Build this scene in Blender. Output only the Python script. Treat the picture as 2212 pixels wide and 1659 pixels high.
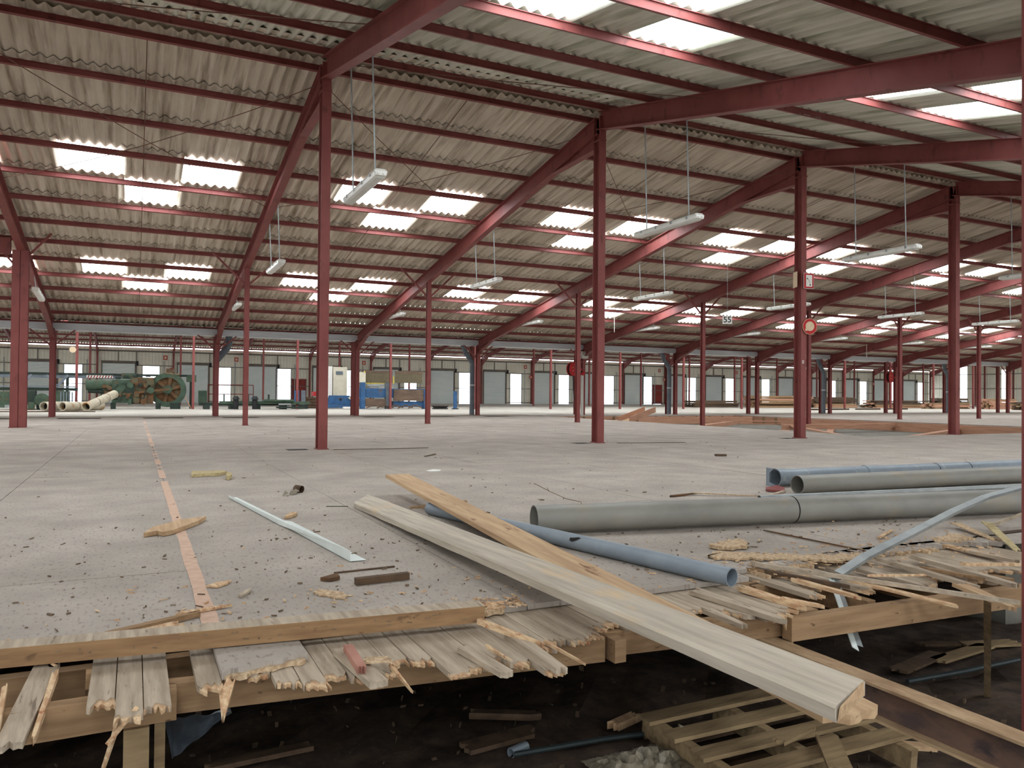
import bpy, math, random
from mathutils import Vector, Matrix
random.seed(7)
for o in list(bpy.data.objects): bpy.data.objects.remove(o)
SC = bpy.context.scene
COL = SC.collection

# ------------------------------------------------------------------ camera
F, YAW, PIT, ROL = 1672.7, 0.4538, 0.0133, 0.0088      # focal length in px of 2212, angles
CZ, X0, BAY = 0.8687, -2.4009, 5.0                     # eye height over floor, first frame, frame spacing
fw = Vector((math.sin(YAW)*math.cos(PIT), math.cos(YAW)*math.cos(PIT), math.sin(PIT)))
r0 = Vector((math.cos(YAW), -math.sin(YAW), 0)); u0 = r0.cross(fw)
RT = r0*math.cos(ROL) + u0*math.sin(ROL); UP = u0*math.cos(ROL) - r0*math.sin(ROL)
EYE = Vector((0, 0, CZ))
cd = bpy.data.cameras.new('camera'); cam = bpy.data.objects.new('camera', cd); COL.objects.link(cam)
cd.sensor_width = 36; cd.lens = F/2212*36; cd.clip_start = .05; cd.clip_end = 400
m = Matrix((RT, UP, -fw)).transposed().to_4x4(); m.translation = EYE
cam.matrix_world = m
SC.camera = cam

# ------------------------------------------------------------------ world, exposure
SKYL = 10.0      # radiance of the daylit translucent roof sheets
SKYW = 5.0       # daylit wall strips
wd = bpy.data.worlds.new('sky'); SC.world = wd; wd.use_nodes = True
bg = wd.node_tree.nodes['Background']; bg.inputs[0].default_value = (.86, .93, 1, 1); bg.inputs[1].default_value = 6.0
SC.view_settings.view_transform = 'Standard'; SC.view_settings.look = 'None'
SC.view_settings.exposure = 0.14; SC.view_settings.gamma = 1.0; SC.view_settings.use_curve_mapping = False

# ------------------------------------------------------------------ helpers
def at(px, py, z=0.0):
    "floor-plane point (height z) seen at a photo position"
    d = fw + RT*((px-1106)/F) - UP*((py-829.5)/F)
    t = (z-CZ)/d.z
    return EYE + d*t
def lin(c):
    return tuple(((v/255)/12.92 if v/255 <= .04045 else ((v/255+.055)/1.055)**2.4) for v in c)
def FX(k): return X0 + BAY*k

class MB:
    def __init__(s): s.v = []; s.f = []
    def add(s, vs, fs):
        b = len(s.v); s.v += [tuple(v) for v in vs]; s.f += [tuple(i+b for i in f) for f in fs]; return s
    def box(s, x0, x1, y0, y1, z0, z1):
        return s.add([(x0,y0,z0),(x1,y0,z0),(x1,y1,z0),(x0,y1,z0),(x0,y0,z1),(x1,y0,z1),(x1,y1,z1),(x0,y1,z1)],
                     [(0,3,2,1),(4,5,6,7),(0,1,5,4),(1,2,6,5),(2,3,7,6),(3,0,4,7)])
    def bar(s, p, q, w, h, up=(0,0,1)):
        "square bar from p to q, width w, height h, centred on the line"
        p = Vector(p); q = Vector(q); d = (q-p).normalized(); u = Vector(up)
        a = d.cross(u)
        if a.length < 1e-4: a = d.cross(Vector((1,0,0)))
        a.normalize(); b = a.cross(d)
        vs = []
        for e in (p, q):
            for i, j in ((-1,-1),(1,-1),(1,1),(-1,1)): vs.append(e + a*(i*w/2) + b*(j*h/2))
        return s.add(vs, [(0,1,2,3),(7,6,5,4),(0,4,5,1),(1,5,6,2),(2,6,7,3),(3,7,4,0)])
    def tube(s, p, q, r, n=10, r2=None, cap=True):
        p = Vector(p); q = Vector(q); d = (q-p).normalized(); r2 = r if r2 is None else r2
        a = d.cross(Vector((0,0,1)))
        if a.length < 1e-3: a = d.cross(Vector((1,0,0)))
        a.normalize(); b = a.cross(d); vs = []
        for e, rr in ((p, r), (q, r2)):
            for i in range(n):
                t = 2*math.pi*i/n; vs.append(e + a*math.cos(t)*rr + b*math.sin(t)*rr)
        fs = [(i, (i+1) % n, n+(i+1) % n, n+i) for i in range(n)]
        if cap: fs += [tuple(range(n-1, -1, -1)), tuple(range(n, 2*n))]
        return s.add(vs, fs)
    def pipe(s, p, q, r, t, n=24):
        "open ended pipe with wall thickness"
        p = Vector(p); q = Vector(q); d = (q-p).normalized()
        a = d.cross(Vector((0,0,1)))
        if a.length < 1e-3: a = d.cross(Vector((1,0,0)))
        a.normalize(); b = a.cross(d); vs = []
        for e in (p, q):
            for rr in (r, r-t):
                for i in range(n):
                    g = 2*math.pi*i/n; vs.append(e + a*math.cos(g)*rr + b*math.sin(g)*rr)
        fs = []
        for i in range(n):
            j = (i+1) % n
            fs += [(i, j, 2*n+j, 2*n+i), (n+j, n+i, 3*n+i, 3*n+j), (j, i, n+i, n+j), (2*n+i, 2*n+j, 3*n+j, 3*n+i)]
        return s.add(vs, fs)
    def path(s, pts, r, n=8):
        for p, q in zip(pts, pts[1:]): s.tube(p, q, r, n)
        return s
    def ibeam(s, p, q, b, h, tf=.012, tw=.008, up=(0,0,1)):
        "I section from p to q (centre line), flange width b, height h along up"
        p = Vector(p); q = Vector(q); d = (q-p).normalized(); a = d.cross(Vector(up)); a.normalize(); c = a.cross(d)
        o = c*(h/2-tf/2)
        s.bar(p+o, q+o, b, tf, c); s.bar(p-o, q-o, b, tf, c); s.bar(p, q, tw, h-2*tf+.002, c)
        return s
    def prism(s, poly, off):
        "extrude polygon (3d points) by offset vector"
        n = len(poly); off = Vector(off); vs = [Vector(p) for p in poly]; vs += [p+off for p in vs]
        return s.add(vs, [tuple(range(n-1, -1, -1)), tuple(range(n, 2*n))] + [(i, (i+1) % n, n+(i+1) % n, n+i) for i in range(n)])
    def mesh(s, name, mat, origin=(0,0,0), smooth=False):
        ox, oy, oz = origin
        me = bpy.data.meshes.new(name)
        me.from_pydata([(x-ox, y-oy, z-oz) for x, y, z in s.v], [], s.f)
        if smooth:
            for p in me.polygons: p.use_smooth = True
            try: me.set_sharp_from_angle(angle=math.radians(40))
            except Exception: pass
        me.materials.append(M[mat])
        return me
    def build(s, name, mat, parent=None, smooth=False):
        org = parent.matrix_basis.translation if parent else (0,0,0)
        if parent is not None and parent.parent is not None: org = Vector(org)+parent.parent.matrix_basis.translation
        return link(name, s.mesh(name, mat, org, smooth), parent)
def link(name, data, parent=None, loc=(0,0,0), rot=(0,0,0)):
    o = bpy.data.objects.new(name, data); COL.objects.link(o)
    o.location = loc; o.rotation_euler = rot
    if parent is not None: o.parent = parent
    return o
def tag(o, label, cat, group=None, kind=None):
    if label: o['label'] = label
    if cat: o['category'] = cat
    if group: o['group'] = group
    if kind: o['kind'] = kind
    return o
def thing(name, loc, label, cat, group=None): return tag(link(name, None, None, loc), label, cat, group, 'thing')
def struct(name, loc=(0,0,0), label=None):
    o = link(name, None, None, loc); o['kind'] = 'structure'
    if label: o['label'] = label
    return o
def solo(mb, name, mat, label, cat, group=None, org=None, smooth=False):
    "a thing that is one mesh, its origin at its base"
    xs = [v[0] for v in mb.v]; ys = [v[1] for v in mb.v]; zs = [v[2] for v in mb.v]
    org = org or ((min(xs)+max(xs))/2, (min(ys)+max(ys))/2, min(zs))
    return tag(link(name, mb.mesh(name, mat, org, smooth), None, org), label, cat, group, 'thing')
def clone(root, loc, label=None):
    r = root.copy(); COL.objects.link(r); r.location = loc
    if label: r['label'] = label
    for c in root.children:
        d = c.copy(); COL.objects.link(d); d.parent = r
        for g in c.children:
            e = g.copy(); COL.objects.link(e); e.parent = d
    return r
ORD = ['first','second','third','fourth','fifth','sixth','seventh','eighth','ninth','tenth','eleventh','twelfth','thirteenth','fourteenth','fifteenth','sixteenth','seventeenth','eighteenth','nineteenth','twentieth','twenty-first','twenty-second','twenty-third','twenty-fourth']
def nth(i): return 'leftmost' if i == 0 else ORD[i]+' from the left'

# ------------------------------------------------------------------ materials
M = {}
def mat(name, c1, c2=None, scale=(3,3,3), rough=.8, metal=0.0, bump=0.0, lo=.35, hi=.65, detail=5, c3=None, scale3=(20,20,20), lo3=.6, hi3=.7, bscale=None, spec=.3, amt3=1.0):
    "colour of two mottled tones (world position noise), optional third tone in spots, optional bump"
    ma = bpy.data.materials.new(name); ma.use_nodes = True; nt = ma.node_tree; N = nt.nodes; L = nt.links
    b = N['Principled BSDF']; b.inputs['Roughness'].default_value = rough; b.inputs['Metallic'].default_value = metal
    b.inputs['Specular IOR Level'].default_value = spec
    c1 = lin(c1) + (1,); 
    if c2 is None: b.inputs['Base Color'].default_value = c1
    else:
        c2 = lin(c2) + (1,)
        geo = N.new('ShaderNodeNewGeometry')
        def noise(sc, det):
            mp = N.new('ShaderNodeMapping'); mp.inputs['Scale'].default_value = sc; L.new(geo.outputs['Position'], mp.inputs[0])
            nz = N.new('ShaderNodeTexNoise'); nz.inputs['Scale'].default_value = 1; nz.inputs['Detail'].default_value = det; nz.inputs['Roughness'].default_value = .6
            L.new(mp.outputs[0], nz.inputs['Vector']); return nz
        def ramp(nz, lo, hi, ca, cb):
            rp = N.new('ShaderNodeValToRGB'); rp.color_ramp.elements[0].position = lo; rp.color_ramp.elements[1].position = hi
            rp.color_ramp.elements[0].color = ca; rp.color_ramp.elements[1].color = cb; L.new(nz.outputs['Fac'], rp.inputs[0]); return rp
        n1 = noise(scale, detail); r1 = ramp(n1, lo, hi, c1, c2); out = r1.outputs[0]
        if c3 is not None:
            n3 = noise(scale3, 4); r3 = ramp(n3, lo3, hi3, (0,0,0,1), (amt3,amt3,amt3,1)); mx = N.new('ShaderNodeMix'); mx.data_type = 'RGBA'
            L.new(r3.outputs[0], mx.inputs[0]); L.new(out, mx.inputs[6]); mx.inputs[7].default_value = lin(c3)+(1,); out = mx.outputs[2]
        L.new(out, b.inputs['Base Color'])
        if bump:
            nb = noise(bscale, 6) if bscale else n1
            bp = N.new('ShaderNodeBump'); bp.inputs['Strength'].default_value = bump; bp.inputs['Distance'].default_value = .01
            L.new(nb.outputs['Fac'], bp.inputs['Height']); L.new(bp.outputs[0], b.inputs['Normal'])
    M[name] = ma; return ma
def emis(name, c, s):
    ma = bpy.data.materials.new(name); ma.use_nodes = True; b = ma.node_tree.nodes['Principled BSDF']
    b.inputs['Base Color'].default_value = (.7,.7,.7,1); b.inputs['Emission Color'].default_value = tuple(c)+(1,); b.inputs['Emission Strength'].default_value = s
    M[name] = ma
mat('red_steel', (124,64,61), (138,76,72), (2,2,1.2), rough=.55, bump=.05, c3=(104,55,53), scale3=(7,7,3), lo3=.58, hi3=.72)
mat('rust_rod', (120,88,76), (104,74,64), (3,3,3), rough=.8)
mat('wood_beam', (150,118,84), (128,98,70), (2.5,40,40), rough=.9, bump=.2, c3=(104,80,58), scale3=(10,30,30), lo3=.62, hi3=.7)
mat('wood_pink', (178,130,114), (156,108,94), (10,10,10), rough=.9, bump=.2)
mat('red_paint', (186,34,38), (160,30,34), (6,6,6), rough=.5)
mat('door_red', (142,52,44), (126,46,42), (3,3,1), rough=.6)
mat('fibre_cement', (224,213,197), (198,187,171), (1.6,.5,1), rough=.95, lo=.3, hi=.7, bump=.1, bscale=(60,60,60), c3=(150,136,118), scale3=(9,.45,1), lo3=.48, hi3=.70, spec=.1)
mat('fibre_cement_mossy', (224,223,210), (200,199,186), (1.6,.5,1), rough=.95, lo=.3, hi=.7, bump=.1, bscale=(60,60,60), c3=(156,158,138), scale3=(8,.45,1), lo3=.48, hi3=.70, spec=.1)
mat('chipboard', (180,170,160), (153,144,135), (1.6,1.6,1), rough=.9, lo=.3, hi=.7, bump=.3, bscale=(90,60,70), c3=(112,100,90), scale3=(60,24,8), lo3=.56, hi3=.74, spec=.2, detail=8)
mat('chip_edge', (128,100,72), (98,76,56), (30,30,90), rough=.95)
mat('chip_torn', (206,182,150), (168,140,110), (60,60,60), rough=1, bump=.6, lo=.4, hi=.6)
mat('seam', (206,176,156), (190,158,136), (20,20,20), rough=.95)
mat('concrete', (184,178,168), (168,162,153), (.5,.12,1), rough=.85, c3=(150,143,134), scale3=(.25,1.1,1), lo3=.6, hi3=.8, spec=.3)
mat('concrete_dirty', (146,136,124), (124,112,100), (.6,2,1), rough=.9)
mat('soil', (84,68,56), (54,44,38), (9,9,9), rough=1, bump=1.0, c3=(108,92,76), scale3=(40,40,40), lo3=.66, hi3=.72)
mat('soil_grey', (128,124,114), (104,100,92), (3,3,3), rough=1)
mat('wood_grey', (198,187,170), (168,157,142), (26,1.6,26), rough=.9, bump=.25, c3=(206,178,140), scale3=(5,1.5,5), lo3=.58, hi3=.72)
mat('wood_worn', (186,170,150), (156,140,122), (40,3,30), rough=.9, bump=.2, c3=(120,106,92), scale3=(50,6,40), lo3=.62, hi3=.72)
mat('wood_orange', (198,168,132), (172,140,108), (30,1.5,30), rough=.85, bump=.2, c3=(126,92,66), scale3=(18,4,18), lo3=.62, hi3=.7)
mat('wood_joist', (158,128,96), (134,106,78), (2.5,40,40), rough=.9, bump=.2, c3=(90,66,48), scale3=(12,30,30), lo3=.64, hi3=.72)
mat('wood_break', (216,188,152), (184,146,112), (50,12,50), rough=.95, bump=.5, lo=.4, hi=.6, c3=(158,92,60), scale3=(25,25,25), lo3=.62, hi3=.7)
mat('wood_dark', (98,78,60), (74,58,46), (12,12,12), rough=.9, bump=.2)
mat('wood_fresh', (190,146,120), (168,124,100), (1.5,1.5,20), rough=.85)
mat('wood_pallet', (150,128,96), (118,98,72), (4,30,20), rough=.9, bump=.2)
mat('bark', (92,74,58), (60,50,42), (14,14,14), rough=1)
mat('pvc_grey', (140,137,129), (124,121,114), (2,3,3), rough=.45, c3=(146,134,116), scale3=(3,5,5), lo3=.55, hi3=.75, spec=.4)
mat('pvc_blue', (134,144,152), (120,130,140), (4,4,4), rough=.4, c3=(158,162,162), scale3=(12,3,12), lo3=.6, hi3=.75, spec=.4)
mat('dark_inside', (40,38,36), (30,28,26), (4,4,4), rough=.9)
mat('galv', (160,164,164), (140,144,144), (6,6,6), rough=.45, metal=.35)
mat('gutter_grey', (196,200,204), (176,180,184), (.8,4,4), rough=.5, metal=.2)
mat('white_metal', (220,226,222), (208,214,210), (5,5,5), rough=.5)
mat('lamp_body', (206,204,196), (192,190,182), (6,6,6), rough=.5)
mat('lamp_lens', (224,224,218), (210,210,204), (6,6,6), rough=.3)
mat('white', (232,230,224), (222,220,214), (9,9,9), rough=.7)
mat('paper_tan', (222,200,170), (208,184,152), (12,12,12), rough=.8)
mat('black', (26,26,28), (34,34,36), (9,9,9), rough=.6)
mat('clad', (236,232,218), (224,220,204), (.4,.4,1.2), rough=.6, metal=.1)
mat('shutter', (226,232,230), (214,222,222), (.4,.4,.4), rough=.5, metal=.2)
mat('girt', (120,112,104), (104,96,90), (3,3,3), rough=.6)
mat('rust', (112,80,52), (82,62,46), (5,5,5), rough=.95, bump=.3, c3=(86,84,66), scale3=(3,3,3), lo3=.5, hi3=.6)
mat('rail_dust', (172,146,114), (136,108,82), (20,6,14), rough=.95, bump=.4)
mat('rail_rust', (104,80,66), (72,58,54), (20,6,14), rough=.95, bump=.5, c3=(54,46,48), scale3=(9,5,9), lo3=.5, hi3=.62)
mat('green_machine', (72,92,74), (52,68,56), (4,4,4), rough=.7, c3=(92,74,52), scale3=(5,5,5), lo3=.58, hi3=.7)
mat('green_dark', (46,58,50), (34,42,38), (5,5,5), rough=.7)
mat('blue_machine', (56,98,142), (44,78,116), (4,4,4), rough=.6, c3=(88,84,84), scale3=(3,3,3), lo3=.55, hi3=.7)
mat('blue_grey', (112,120,128), (94,102,110), (4,4,4), rough=.6)
mat('brown_machine', (116,96,80), (92,76,66), (2,2,5), rough=.8)
mat('mesh_brown', (112,102,80), (94,86,68), (9,9,9), rough=.8)
mat('yellow', (214,190,70), (200,176,60), (9,9,9), rough=.6)
mat('cream', (214,208,188), (200,194,174), (3,3,3), rough=.7)
mat('drum_pipe', (190,182,164), (164,152,132), (4,4,4), rough=.9, c3=(156,112,66), scale3=(2,2,2), lo3=.6, hi3=.68)
mat('plastic_sheet', (96,104,112), (70,78,88), (9,9,9), rough=.3)
mat('foil', (140,130,112), (96,88,74), (14,14,14), rough=.4)
mat('hose_black', (34,32,32), (44,40,38), (9,9,9), rough=.6)
mat('conduit', (48,56,58), (38,46,48), (9,9,9), rough=.5)
mat('twig', (128,108,88), (100,84,68), (9,9,9), rough=.9)
mat('insul', (196,182,140), (168,148,108), (30,30,30), rough=1, bump=.5)
mat('grass', (96,130,60), (78,110,50), (1,1,1), rough=1)
emis('skylight', (.90,.96,1), SKYL)
emis('daylight_strip', (.88,.95,1), SKYW)

# ================================================================== THE SETTING
K0, K1 = -5, 18                       # first and last frame
XL, XR = FX(K0), FX(K1)               # end walls
YB, YF = 62.9, -16.0                  # back and front walls
YRG, YM, YV1, YV2, YA, YBR = 12.0, 21.1, 29.02, 29.62, 41.0, 52.8
SF, SN = .171, .232                   # roof slopes, far and near side of the ridge
def zf(Y): return 5.60 - SF*(Y-12.2)              # rafter underside, far slope
def zn(Y): return 5.67 - SN*(11.78-Y)             # near slope
def zw(Y): return 3.95 + SF*(YB-Y)                # far hall, slope down to the back wall
def zv(Y): return 2.73 + SF*(Y-YV2)               # far hall, slope up from the valley
YR2 = (3.95 + SF*YB - 2.73 + SF*YV2)/(2*SF)       # far hall ridge
RD, PD = .33, .10                                 # rafter depth, purlin depth

# ---------------- ground (soil in the pit and under the floor)
def ground():
    mb = MB(); nx, ny = 90, 60; x0, x1, y0, y1 = -6, 12, -6, 7
    rnd = random.Random(3)
    for j in range(ny+1):
        for i in range(nx+1):
            mb.v.append((x0+(x1-x0)*i/nx, y0+(y1-y0)*j/ny, -.72 + rnd.uniform(-.018,.022) + .03*math.sin(i*.7)*math.cos(j*.9)))
    for j in range(ny):
        for i in range(nx):
            a = j*(nx+1)+i; mb.f.append((a, a+1, a+nx+2, a+nx+1))
    o = mb.build('ground', 'soil'); o['kind'] = 'structure'
    g = MB(); 
    for (a,b,c,d) in ((-27.4,-6,-16,29),(12,87.6,-16,29),(-6,12,-16,-6),(-6,12,7,29)): g.add([(a,c,-.74),(b,c,-.74),(b,d,-.74),(a,d,-.74)], [(0,1,2,3)])
    g.build('soil_bed', 'soil', o)
    return o
GROUND = ground()

# ---------------- floor: panels, planks, joists
FLOOR = MB()
for (a,b,c,d) in ((XL,-6.93,3,29.0),(25,XR,-16,29.0),(15.87,25,2.2,12.0),(15,25,27.8,29.0)):
    FLOOR.box(a,b,c,d,-.03,0)
FLOOR = FLOOR.build('floor', 'chipboard'); FLOOR['kind'] = 'structure'
mb = MB(); mb.box(XL, XR, 29.0, YB+.15, -.03, .0); mb.build('far_hall_slab', 'concrete', FLOOR)
mb = MB(); mb.box(XL, 15.0, 27.9, 29.9, .0, .004); mb.box(25, XR, 28.3, 30.0, .0, .004); mb.build('dirt_band', 'concrete_dirty', FLOOR)
PX = [.27+1.2*i for i in range(-6, 14)]
panel_cache = {}
HOLE = (15.0, 25.0, 12.0, 27.8)
npan = 0
def panel(xa, xb, ya, yb):
    global npan
    key = (round(xb-xa,3), round(yb-ya,3))
    if key not in panel_cache:
        b = MB(); g = .0025; b.box(g, key[0]-g, g, key[1]-g, -.022, 0); panel_cache[key] = b.mesh('floor_panel', 'chipboard')
    link('floor_panel', panel_cache[key], FLOOR, (xa, ya, random.uniform(-.0015,.0015))); npan += 1
for i, x in enumerate(PX[:-1]):
    xb = PX[i+1]
    if x > 16: break
    ys = [2.85 + (i % 2)*1.22 + 2.44*j for j in range(0, 11)]
    if i % 2: ys = [2.85] + ys
    for a, b in zip(ys, ys[1:]):
        b = min(b, 29.0)
        if a >= 28.9: continue
        if xb > 15.0 and b > 12.0:
            if a < 12: panel(x, xb, a, 12.0)
            elif x < 14.9: panel(x, 15.0, a, b)
            continue
        lo = a
        if a < 2.9 and x < .2: lo = 2.99
        if a < 2.9 and x > 2.6: lo = 3.0 + max(0, (x-3.9)*.2)
        if lo < b-.2: panel(x, xb, lo, b)
# dark underlay so the panel joints read as fine recessed lines
u = MB(); u.box(-6.93, 15.0, 3.1, 29.0, -.047, -.0225); u.box(15, 16, 4.6, 12, -.047, -.0225); u.build('underlay', 'wood_dark', FLOOR)
# torn paper-coloured joint cover running to the beam
s = MB(); rnd = random.Random(5); y = 2.86
pts = []
while y < 27: pts.append(y); y += rnd.uniform(.08, .2)*(1 + y*.05)
vs = []; fs = []
for i, yy in enumerate(pts):
    vs += [(.27-.030+rnd.uniform(-.004,.004), yy, .0022), (.27+.030+rnd.uniform(-.004,.004), yy, .0022)]
for i in range(len(pts)-1):
    if rnd.random() > (.04 if pts[i] < 9 else .3): fs.append((2*i, 2*i+1, 2*i+3, 2*i+2))
s.add(vs, fs); s.build('joint_tape', 'seam', FLOOR)

def ragged(p0, p1, w, t, j0=0.0, j1=0.0, n=5, seed=0, up=(0,0,1), taper=1.0):
    "board outline from p0 to p1 with torn ends: list of top points, and thickness vector"
    rnd = random.Random(seed); p0 = Vector(p0); p1 = Vector(p1); d = (p1-p0); d.normalize()
    a = d.cross(Vector(up)); a.normalize(); nrm = a.cross(d)
    ends = []
    top = []
    for k in range(n+1):
        x = -w/2 + w*k/n
        top.append(p1 + a*(x*taper) + d*(rnd.uniform(-1, 1)*j1 if j1 else 0))
    for k in range(n, -1, -1):
        x = -w/2 + w*k/n
        top.append(p0 + a*x + d*(rnd.uniform(-1, 1)*j0 if j0 else 0))
    return top, -nrm*t
def board_mb(p0, p1, w, t, j0=0, j1=0, n=5, seed=0, taper=1.0):
    top, off = ragged(p0, p1, w, t, j0, j1, n, seed, taper=taper)
    return MB().prism(top, off)

# strip planks under the chipboard, torn off along the edge (each is a part of the floor)
PW = .0735
ends = {}
def plank_end(x):
    pts = [(-.45,2.40),(-.30,2.28),(-.22,2.30),(-.12,2.72),(-.06,2.46),(.015,2.38),(.085,2.45),(.12,2.72),(.20,2.52),(.30,2.62),(.40,2.55),(.46,2.43),(.55,2.42),(.62,2.50),(.70,2.36),(.80,2.52),(.90,2.48),(.96,2.30),(1.02,2.33),(1.08,2.45),(1.17,2.34),(1.25,2.22),(1.33,2.46),(1.42,2.48),(1.50,2.44),(1.58,2.52),(1.66,2.60),(1.74,2.55),(1.85,2.5),(2.0,2.46),(2.1,2.62),(2.2,2.55),(2.35,2.38),(2.5,2.44),(2.62,2.7),(2.8,2.56),(2.95,2.8),(3.1,2.5),(3.25,2.72),(3.4,2.46),(3.6,2.6),(3.8,2.4),(4.0,2.6),(4.3,2.4),(4.8,2.5)]
    for (a, ya), (b, yb) in zip(pts, pts[1:]):
        if a <= x <= b: return ya+(yb-ya)*(x-a)/(b-a)
    return 2.5
x = -.46+.0735*.75; i = 0; rnd = random.Random(11)
while x < 4.6:
    xc = x + PW/2; ye = plank_end(xc)
    if not (xc < -.10 or .115 < xc < .165 or (2.62 < xc < 2.72) or (3.2 < xc < 3.3)):
        long = ye < 2.40
        o = board_mb((xc, 3.35, -.0235), (xc, ye, -.0235 - rnd.uniform(0,.004)), PW-.003, .020, 0, .012 if long else rnd.uniform(.02,.05), 7, i)
        o = o.build('plank', 'wood_worn', FLOOR)
        tn = board_mb((xc, ye+.05, -.0300), (xc+rnd.uniform(-.006,.006), ye-rnd.uniform(.008,.03), -.031), PW*.92, .011, 0, rnd.uniform(.01,.035), 9, i+99)
        tn.build('torn_fibre', 'wood_break', o)
    x += PW; i += 1
# chipboard tongue left of the long beam's middle, torn edge pieces
def polyslab(pts, z0, z1): return MB().prism([(x, y, z1) for x, y in reversed(pts)], (0,0,z0-z1))
def torn(x0, x1, y0, yb, jit, seed):
    rnd = random.Random(seed); n = max(6, int((x1-x0)/.02)); front = [(x0+(x1-x0)*k/n, yb(x0+(x1-x0)*k/n)+rnd.uniform(-jit,jit)) for k in range(n+1)]
    return [(x0, y0)] + front + [(x1, y0)]
p = torn(.255, .53, 2.86, lambda x: 2.55+ (x-.255)*.28, .012, 1); polyslab([(x, y) for x, y in p], -.02, .002).build('floor_panel', 'chipboard', FLOOR)
p = torn(.262, .52, 2.70, lambda x: 2.53+ (x-.255)*.27, .02, 2); polyslab(p, -.024, -.012).build('torn_chipboard', 'chip_torn', FLOOR)
p = torn(2.85, 5.5, 3.06, lambda x: 2.98+.1*math.sin(x*2.1), .045, 3); polyslab(p, -.02, .006).build('floor_panel', 'chipboard', FLOOR)
p = torn(2.80, 4.2, 3.06, lambda x: 2.93+.08*math.sin(x*2.1), .05, 4); polyslab(p, -.026, -.008).build('torn_chipboard', 'chip_torn', FLOOR)
p = torn(.95, 1.36, 2.95, lambda x: 2.83, .015, 6); polyslab(p, -.018, .004).build('torn_chipboard', 'chip_torn', FLOOR)
# joists
def joist(p, q, w=.055, h=.095): MB().bar((p[0],p[1]+w/2,-.0465-h/2), (q[0],q[1]+w/2,-.0465-h/2), w, h).build('joist', 'wood_joist', FLOOR)
joist((-2.5,2.56),(.13,2.60)); joist((.03,2.66),(1.62,2.49)); joist((1.56,2.545),(2.62,2.43)); joist((2.45,2.37),(5.2,2.24)); joist((-2.5,2.93),(2.9,2.88)); joist((2.7,2.84),(6.2,2.72))
joist((-2.5,3.5),(6.5,3.4)); joist((-2.5,4.2),(6.5,4.1))
for xx in (1.66, 2.02, 2.66, 3.02, 3.5, 4.05): MB().bar((xx, 2.45,-.096),(xx, 2.9,-.096),.05,.085).build('joist', 'wood_joist', FLOOR)
# supporting steel beam that juts out of the floor towards the right
fb = link('floor_beam', None, FLOOR)
MB().bar((2.40,5.5,-.147),(2.40,-.6,-.147),.085,.010).build('flange', 'rail_dust', fb); MB().bar((2.40,5.5,-.267),(2.40,-.6,-.267),.085,.010).build('flange', 'rail_dust', fb); MB().bar((2.40,5.5,-.207),(2.40,-.6,-.207),.007,.112).build('web', 'rail_rust', fb)
for (px_, py_) in ((.02, 2.60), (-1.4, 2.6), (1.0, 4.1), (3.4, 3.9), (4.6, 2.5)):
    MB().box(px_-.035, px_+.035, py_-.02, py_+.05, -.74, -.1415).build('floor_post', 'wood_pallet', FLOOR)
MB().box(.07,.10,2.61,2.65,-.74,-.1415).build('floor_post','wood_pallet',FLOOR)
# block of masonry under the floor at the right
c_ = at(2172,1352,-.72); MB().box(c_.x,c_.x+.5,c_.y,c_.y+.3,-.74,-.15).build('floor_pier','soil_grey',FLOOR)

# ---------------- the open patch in the middle of the hall
hx0, hx1, hy0, hy1 = HOLE
MB().box(hx0, hx1, hy0, hy1, -.74, -.34).build('lower_slab', 'soil_grey', FLOOR)
e = MB()
for (a,b,c,d) in ((hx0-.06,hx0,hy0,hy1),(hx1,hx1+.06,hy0,hy1),(hx0,hx1,hy1,hy1+.06),(hx0,hx1,hy0-.06,hy0)): e.box(a,b,c,d,-.34,-.031)
e.build('pit_lining', 'wood_fresh', FLOOR)
for j in range(22):
    y = hy0+.3+j*.71
    MB().box(hx1-.10, hx1-.002, y, y+.06, -.33, -.04).build('joist_end', 'wood_pallet', FLOOR)
for j in range(13):
    x = hx0+.4+j*.74
    MB().box(x, x+.06, hy1-.10, hy1-.002, -.33, -.04).build('joist_end', 'wood_pallet', FLOOR)
# small cut-outs beside the front row columns
for k in (1,2,3):
    MB().box(FX(k)-.52, FX(k)-.22, YRG-.14, YRG+.10, .0008, .003).build('floor_cutout', 'dark_inside', FLOOR)

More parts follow.
